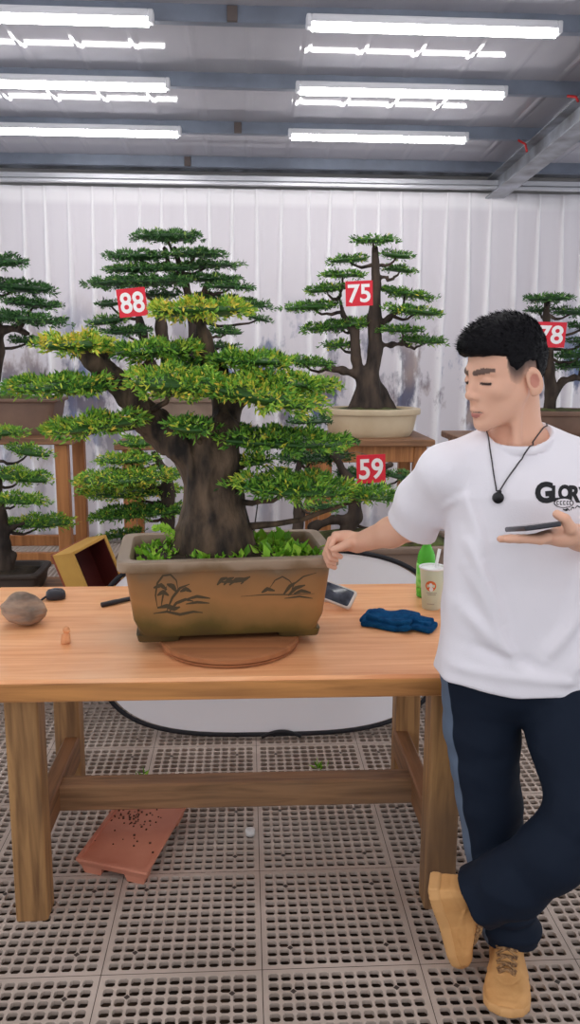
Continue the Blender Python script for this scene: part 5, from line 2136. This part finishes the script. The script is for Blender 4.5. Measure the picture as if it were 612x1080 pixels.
# scribbled small emblem under the word
for pts in (((596, 538), (599, 536.5), (601, 538.5)), ((602, 538), (604, 535), (606, 536)), ((607, 536), (609, 533.5), (612, 535)), ((594, 537), (597, 538.5), (599, 538))):
    p = np.array(pts, float)
    A_ = [on_shirt(x, y - 0.7) for x, y in p]
    B_ = [on_shirt(x, y + 0.7) for x, y in p]
    b.add(np.array(A_ + B_), [[0, 1, 4, 3], [1, 2, 5, 4]])
b.build('chest_print', m_print, man, smooth=False)
b = MB()
n = 30
A_ = [on_shirt(595 + 9.4 * math.cos(t), 530.5 - 4.5 * math.sin(t), 0.0024) for t in tt]
c0 = on_shirt(595, 530.5, 0.0024)
b.add(np.array(A_ + [c0]), [[i, (i + 1) % n, n] for i in range(n)])
b.build('print_oval', m_shirt, man, smooth=False)
b = MB()
for x in (588.5, 592, 595.5, 599, 602):
    for dx, dy_, w_, h_ in ((0, -1.8, 2.2, 0.9), (0, 1.6, 2.2, 0.9), (-0.8, 0, 0.8, 3.0)):
        q4 = [on_shirt(x + dx + sx * w_ / 2, 530.5 + dy_ + sy * h_ / 2, 0.0028) for sx, sy in ((-1, -1), (1, -1), (1, 1), (-1, 1))]
        b.add(np.array(q4), [[0, 1, 2, 3]])
b.build('print_oval_marks', m_print, man, smooth=False)

# ---- necklace
b = MB()
l1 = [on_shirt(x, y, 0.004) for x, y in ((515, 459), (516, 465), (517, 473), (519, 486), (521, 500), (524, 518))]
l2 = []
way = np.array([(527, 518), (535, 505), (546, 490), (556, 475), (563, 465), (569, 457), (575, 449), (580, 441), (583, 434)], float)
for k in np.linspace(0, 8, 34):
    x, y = np.interp(k, range(9), way[:, 0]), np.interp(k, range(9), way[:, 1])
    p = hit(lambda Q: np.minimum(body_sdf(Q), shirt_sdf(Q)), x, y, 1.3, 2.4)
    if p is not None:
        d = ray(x, y)
        l2.append(p - d / np.linalg.norm(d) * 0.0045)
l2 = np.array(l2)
l2[1:-1, 1] = np.minimum(l2[1:-1, 1], (l2[:-2, 1] + l2[2:, 1]) / 2)
l2 = list(l2)
up1 = [l1[0] + V(-0.006, 0.03, 0.035)]
up2 = []
b.tube(up1 + l1, 0.0017, 6)
b.tube(l2 + up2, 0.0017, 6)
nk = b.build('necklace_cord', m_cord, man)
c = on_shirt(525.5, 525, 0.008)
b = MB()
aa = np.linspace(0, 2 * np.pi, 28, endpoint=False)
rings = [np.stack([c[0] + r * np.cos(aa), np.full(28, c[1] + dy_), c[2] + r * np.sin(aa)], 1) for dy_, r in ((0.004, 0.011), (0.003, 0.013), (-0.003, 0.013), (-0.0045, 0.011))]
b.loft(rings[::-1])
b.box(c + V(0.002, 0, 0.014), (0.010, 0.007, 0.008), bev=0.002)
b.build('pendant', m_black, man, angle=40)

# ---- trousers
RL = [V(0.592, 1.945, 0.84), V(0.606, 1.945, 0.66), V(0.632, 1.935, 0.46), V(0.668, 1.915, 0.25), V(0.697, 1.898, 0.105)]
RR_ = [0.100, 0.094, 0.084, 0.078, 0.077]
LL_ = [V(0.758, 1.940, 0.85), V(0.790, 1.83, 0.68), V(0.800, 1.735, 0.545), V(0.725, 1.728, 0.435), V(0.650, 1.765, 0.335), V(0.577, 1.815, 0.262)]
LR_ = [0.102, 0.096, 0.085, 0.080, 0.078, 0.078]


def trousers_sdf(P):
    wr = 0.003 * sn(P * V(1, 1, 1.6), 34, 41) + 0.0016 * sn(P, 75, 43)
    z = P[:, 2]
    cuffw = 0.006 * np.sin(z * 120) * np.exp(-((z - 0.16) / 0.08) ** 2)
    d1 = chain(P, RL, RR_, 0.02) - cuffw
    d1 = smax(d1, 0.078 + 0.25 * (P[:, 1] - 1.83) * 0 - 0.10 * (P[:, 1] - 1.90) - z, 0.006)
    d2 = chain(P, LL_, LR_, 0.03)
    n_ = V(-0.78, 0.20, -0.59)
    n_ /= np.linalg.norm(n_)
    d2 = smax(d2, (P - LL_[-1]) @ n_ - 0.012, 0.006)
    pel = ell(P, (0.682, 1.93, 0.84), (0.185, 0.122, 0.15))
    d = smin(smin(d1, pel, 0.03), smin(d2, pel, 0.03), 0.012)
    # folds behind the bent knee and along the shin
    for a_, b_, amp, wd in (((0.72, 1.66, 0.47), (0.80, 1.66, 0.60), 0.006, 0.014), ((0.66, 1.69, 0.40), (0.76, 1.65, 0.49), 0.006, 0.012), ((0.60, 1.75, 0.29), (0.70, 1.68, 0.37), 0.007, 0.013), ((0.74, 1.78, 0.70), (0.80, 1.74, 0.58), 0.006, 0.015)):
        a_, b_ = np.array(a_), np.array(b_)
        dd = b_ - a_
        t = np.clip((P - a_) @ dd / (dd @ dd), 0, 1)
        r = np.linalg.norm(P - a_ - t[:, None] * dd, axis=1)
        d = d - amp * np.exp(-(r / wd) ** 2)
    d = d - wr
    return np.maximum(d, z - 0.90)


def stripe(v):
    d1 = chain(v, RL, RR_, 0.02)
    d2 = chain(v, LL_, LR_, 0.03)
    R_ = np.array(RL)
    cx = np.interp(v[:, 2], R_[::-1, 2], R_[::-1, 0])
    cy = np.interp(v[:, 2], R_[::-1, 2], R_[::-1, 1])
    an = np.degrees(np.arctan2(v[:, 1] - cy, -(v[:, 0] - cx)))
    s = np.clip(1.0 - np.abs(an - (-8)) / 27.0, 0, 1) * 1.6
    return np.where(d1 < d2 - 0.004, np.clip(s, 0, 1), 0)


sdf_obj('trousers', trousers_sdf, V(0.44, 1.60, 0.05), V(0.94, 2.10, 0.92), 0.0050, m_trous, man, ('stripe', stripe))


# ---- shoes
def shoe(heel, fwd, up, name_side):
    """a chunky low basketball shoe; heel = back end of the sole on its ground line"""
    fwd = np.array(fwd, float)
    fwd /= np.linalg.norm(fwd)
    up = np.array(up, float)
    up -= fwd * (up @ fwd)
    up /= np.linalg.norm(up)
    sd = np.cross(up, fwd)
    M = np.stack([fwd, sd, up], 1)
    W = lambda x, y, z: heel + M @ V(x, y, z)
    LN = 0.292

    def halfw(x):
        return np.interp(x, [0.0, 0.02, 0.06, 0.12, 0.17, 0.21, 0.25, 0.275, 0.292], [0.026, 0.038, 0.043, 0.042, 0.050, 0.057, 0.054, 0.041, 0.014])

    def outline(P, grow):
        q_ = (P - heel) @ M
        hw_ = halfw(q_[:, 0]) + grow * 0.6
        dx = np.maximum(-q_[:, 0] - grow, q_[:, 0] - LN - grow)
        dy = np.abs(q_[:, 1] - 0.004 * np.sin(q_[:, 0] / LN * 3)) - hw_
        return q_, np.maximum(dx, dy)

    def sole(P):
        q_, o2 = outline(P, 0.004)
        spring = 0.012 * np.clip((q_[:, 0] - 0.22) / 0.07, 0, 1) ** 2
        th_ = 0.034 - 0.006 * np.clip((q_[:, 0] - 0.1) / 0.15, 0, 1)
        dz = np.abs(q_[:, 2] - spring - th_ / 2) - th_ / 2
        d = smax(o2, dz, 0.012)
        return d + 0.0006 * np.sin(q_[:, 0] * 500) * (q_[:, 2] < 0.012)

    def upper(P):
        q_, o2 = outline(P, -0.002)
        x = q_[:, 0]
        ztop = np.interp(x, [-0.01, 0.0, 0.03, 0.07, 0.10, 0.14, 0.18, 0.215, 0.25, 0.285, 0.30], [0.100, 0.108, 0.102, 0.094, 0.106, 0.098, 0.080, 0.066, 0.058, 0.044, 0.03])
        narrow = np.clip((q_[:, 2] - 0.045) / 0.06, 0, 1) * np.interp(x, [0, 0.08, 0.2, 0.28], [0.006, 0.010, 0.022, 0.012])
        d = smax(o2 + narrow, q_[:, 2] - ztop, 0.022)
        d = smax(d, 0.015 - q_[:, 2], 0.004)
        # panel seams and toe cap edge
        for zc_, amp in ((0.055, 0.0012),):
            d = d + amp * np.exp(-((q_[:, 2] - zc_ - 0.02 * np.sin(x * 22)) / 0.0018) ** 2)
        toe = np.abs(np.sqrt((x - 0.175) ** 2 + (q_[:, 1] * 1.5) ** 2) - 0.062)
        d = d + 0.0014 * np.exp(-(toe / 0.002) ** 2) * (x > 0.18)
        # perforations on the toe box
        px_ = (np.mod(x, 0.011) - 0.0055) ** 2 + (np.mod(q_[:, 1] + 0.0055, 0.011) - 0.0055) ** 2
        d = d + 0.0012 * np.exp(-px_ / 0.0016 ** 2) * ((x > 0.20) & (x < 0.245) & (np.abs(q_[:, 1]) < 0.025) & (q_[:, 2] > 0.05))
        # swoosh-like curved side panel
        for s in (-1, 1):
            cu = 0.052 + 0.03 * ((0.185 - x) / 0.12) ** 2 * (x < 0.185)
            band = np.interp(x, [0.06, 0.09, 0.16, 0.19], [0.003, 0.006, 0.011, 0.002])
            sw = np.clip(1 - np.abs(q_[:, 2] - cu) / np.maximum(band, 1e-4), 0, 1) * ((x > 0.06) & (x < 0.19))
            d = d - 0.0016 * np.clip(sw * 3, 0, 1)
        d = smax(d, -ell(q_, (0.045, 0, 0.112), (0.045, 0.026, 0.030)), 0.006)
        return d

    pts = np.array([W(x, y, z) for x in (-0.02, 0.31) for y in (-0.065, 0.065) for z in (-0.012, 0.135)])
    o = sdf_obj('shoe', upper, pts.min(0), pts.max(0), 0.0032, m_shoe, man)
    so = sdf_obj('sole', sole, pts.min(0), pts.max(0), 0.0034, m_sole, o)
    b = MB()
    zt = lambda x: np.interp(x, [0.07, 0.10, 0.14, 0.18, 0.215], [0.094, 0.106, 0.098, 0.080, 0.066])
    xs_ = np.linspace(0.100, 0.205, 7)
    for i, x in enumerate(xs_):
        hw2 = 0.031 - 0.0015 * i
        for s in (-1, 1):
            A_ = W(x, -s * hw2, zt(x) + 0.001)
            B_ = W(x + (0.012 if i < 6 else 0.004), s * hw2, zt(x + 0.012) - 0.002)
            m1 = (A_ + B_) / 2 + up * 0.0115
            b.tube([A_, A_ * 0.65 + B_ * 0.35 + up * 0.010, m1, A_ * 0.35 + B_ * 0.65 + up * 0.010, B_], 0.0034, 6)
    k0 = W(0.098, 0, zt(0.1) + 0.004)
    for s in (-1, 1):
        lp = [k0, k0 + M @ V(0.006, s * 0.022, 0.014), k0 + M @ V(0.012, s * 0.044, 0.004), k0 + M @ V(0.006, s * 0.034, -0.008), k0 + M @ V(0.002, s * 0.006, 0.002)]
        b.tube(lp, 0.0026, 6)
        b.tube([k0, k0 + M @ V(0.012, s * 0.016, 0.006), k0 + M @ V(0.030, s * 0.036, 0.0), k0 + M @ V(0.042, s * 0.042, -0.006)], 0.0026, 6)
    b.build('shoe_laces', m_lace, o)
    b = MB()
    tg = [W(x, 0, zt(x) - 0.002 + 0.002) for x in (0.085, 0.10, 0.12, 0.15, 0.185)]
    tg[0] = W(0.080, 0, 0.116)
    for i in range(len(tg) - 1):
        pass
    rings = []
    for p_ in tg:
        aa_ = np.linspace(0, 2 * np.pi, 16, endpoint=False)
        rings.append(p_ + np.outer(np.cos(aa_) * 0.019, sd) + np.outer(np.sin(aa_) * 0.006, M @ V(0.5, 0, 0.87)))
    b.loft(rings)
    b.build('shoe_tongue', m_shoe, o)
    return o


toe1 = onz(533, 1079, 0)
f1 = V(-0.30, -0.954, 0)
shoe(toe1 - f1 / np.linalg.norm(f1) * 0.292 + V(0, 0, 0.001), f1, V(0, 0, 1), 1)
toe2 = V(0.556, 1.905, 0.010)
heel2 = ony(447, 916, 1.845)
f2 = toe2 - heel2
shoe(toe2 - f2 / np.linalg.norm(f2) * 0.292, f2, V(0.93, -0.34, 0.10), -1)

# ---- the phone in his hand
m_pcase = mat('dark phone case', srgb(42, 42, 50), 0.35)
m_pscr = mat('dark glass screen', srgb(20, 20, 26), 0.08)
mp = thing('mobile_phone', 'dark smartphone held flat in the man hand in front of his chest', 'phone', PC)
b = MB()
rrect(b, PC, 0.076, 0.156, 0.010, PM, 0.010)
b.build('case', m_pcase, mp, angle=40)
b = MB()
rrect(b, PC + pn * 0.0052, 0.070, 0.150, 0.001, PM, 0.008)
b.build('screen', m_pscr, mp, angle=40)
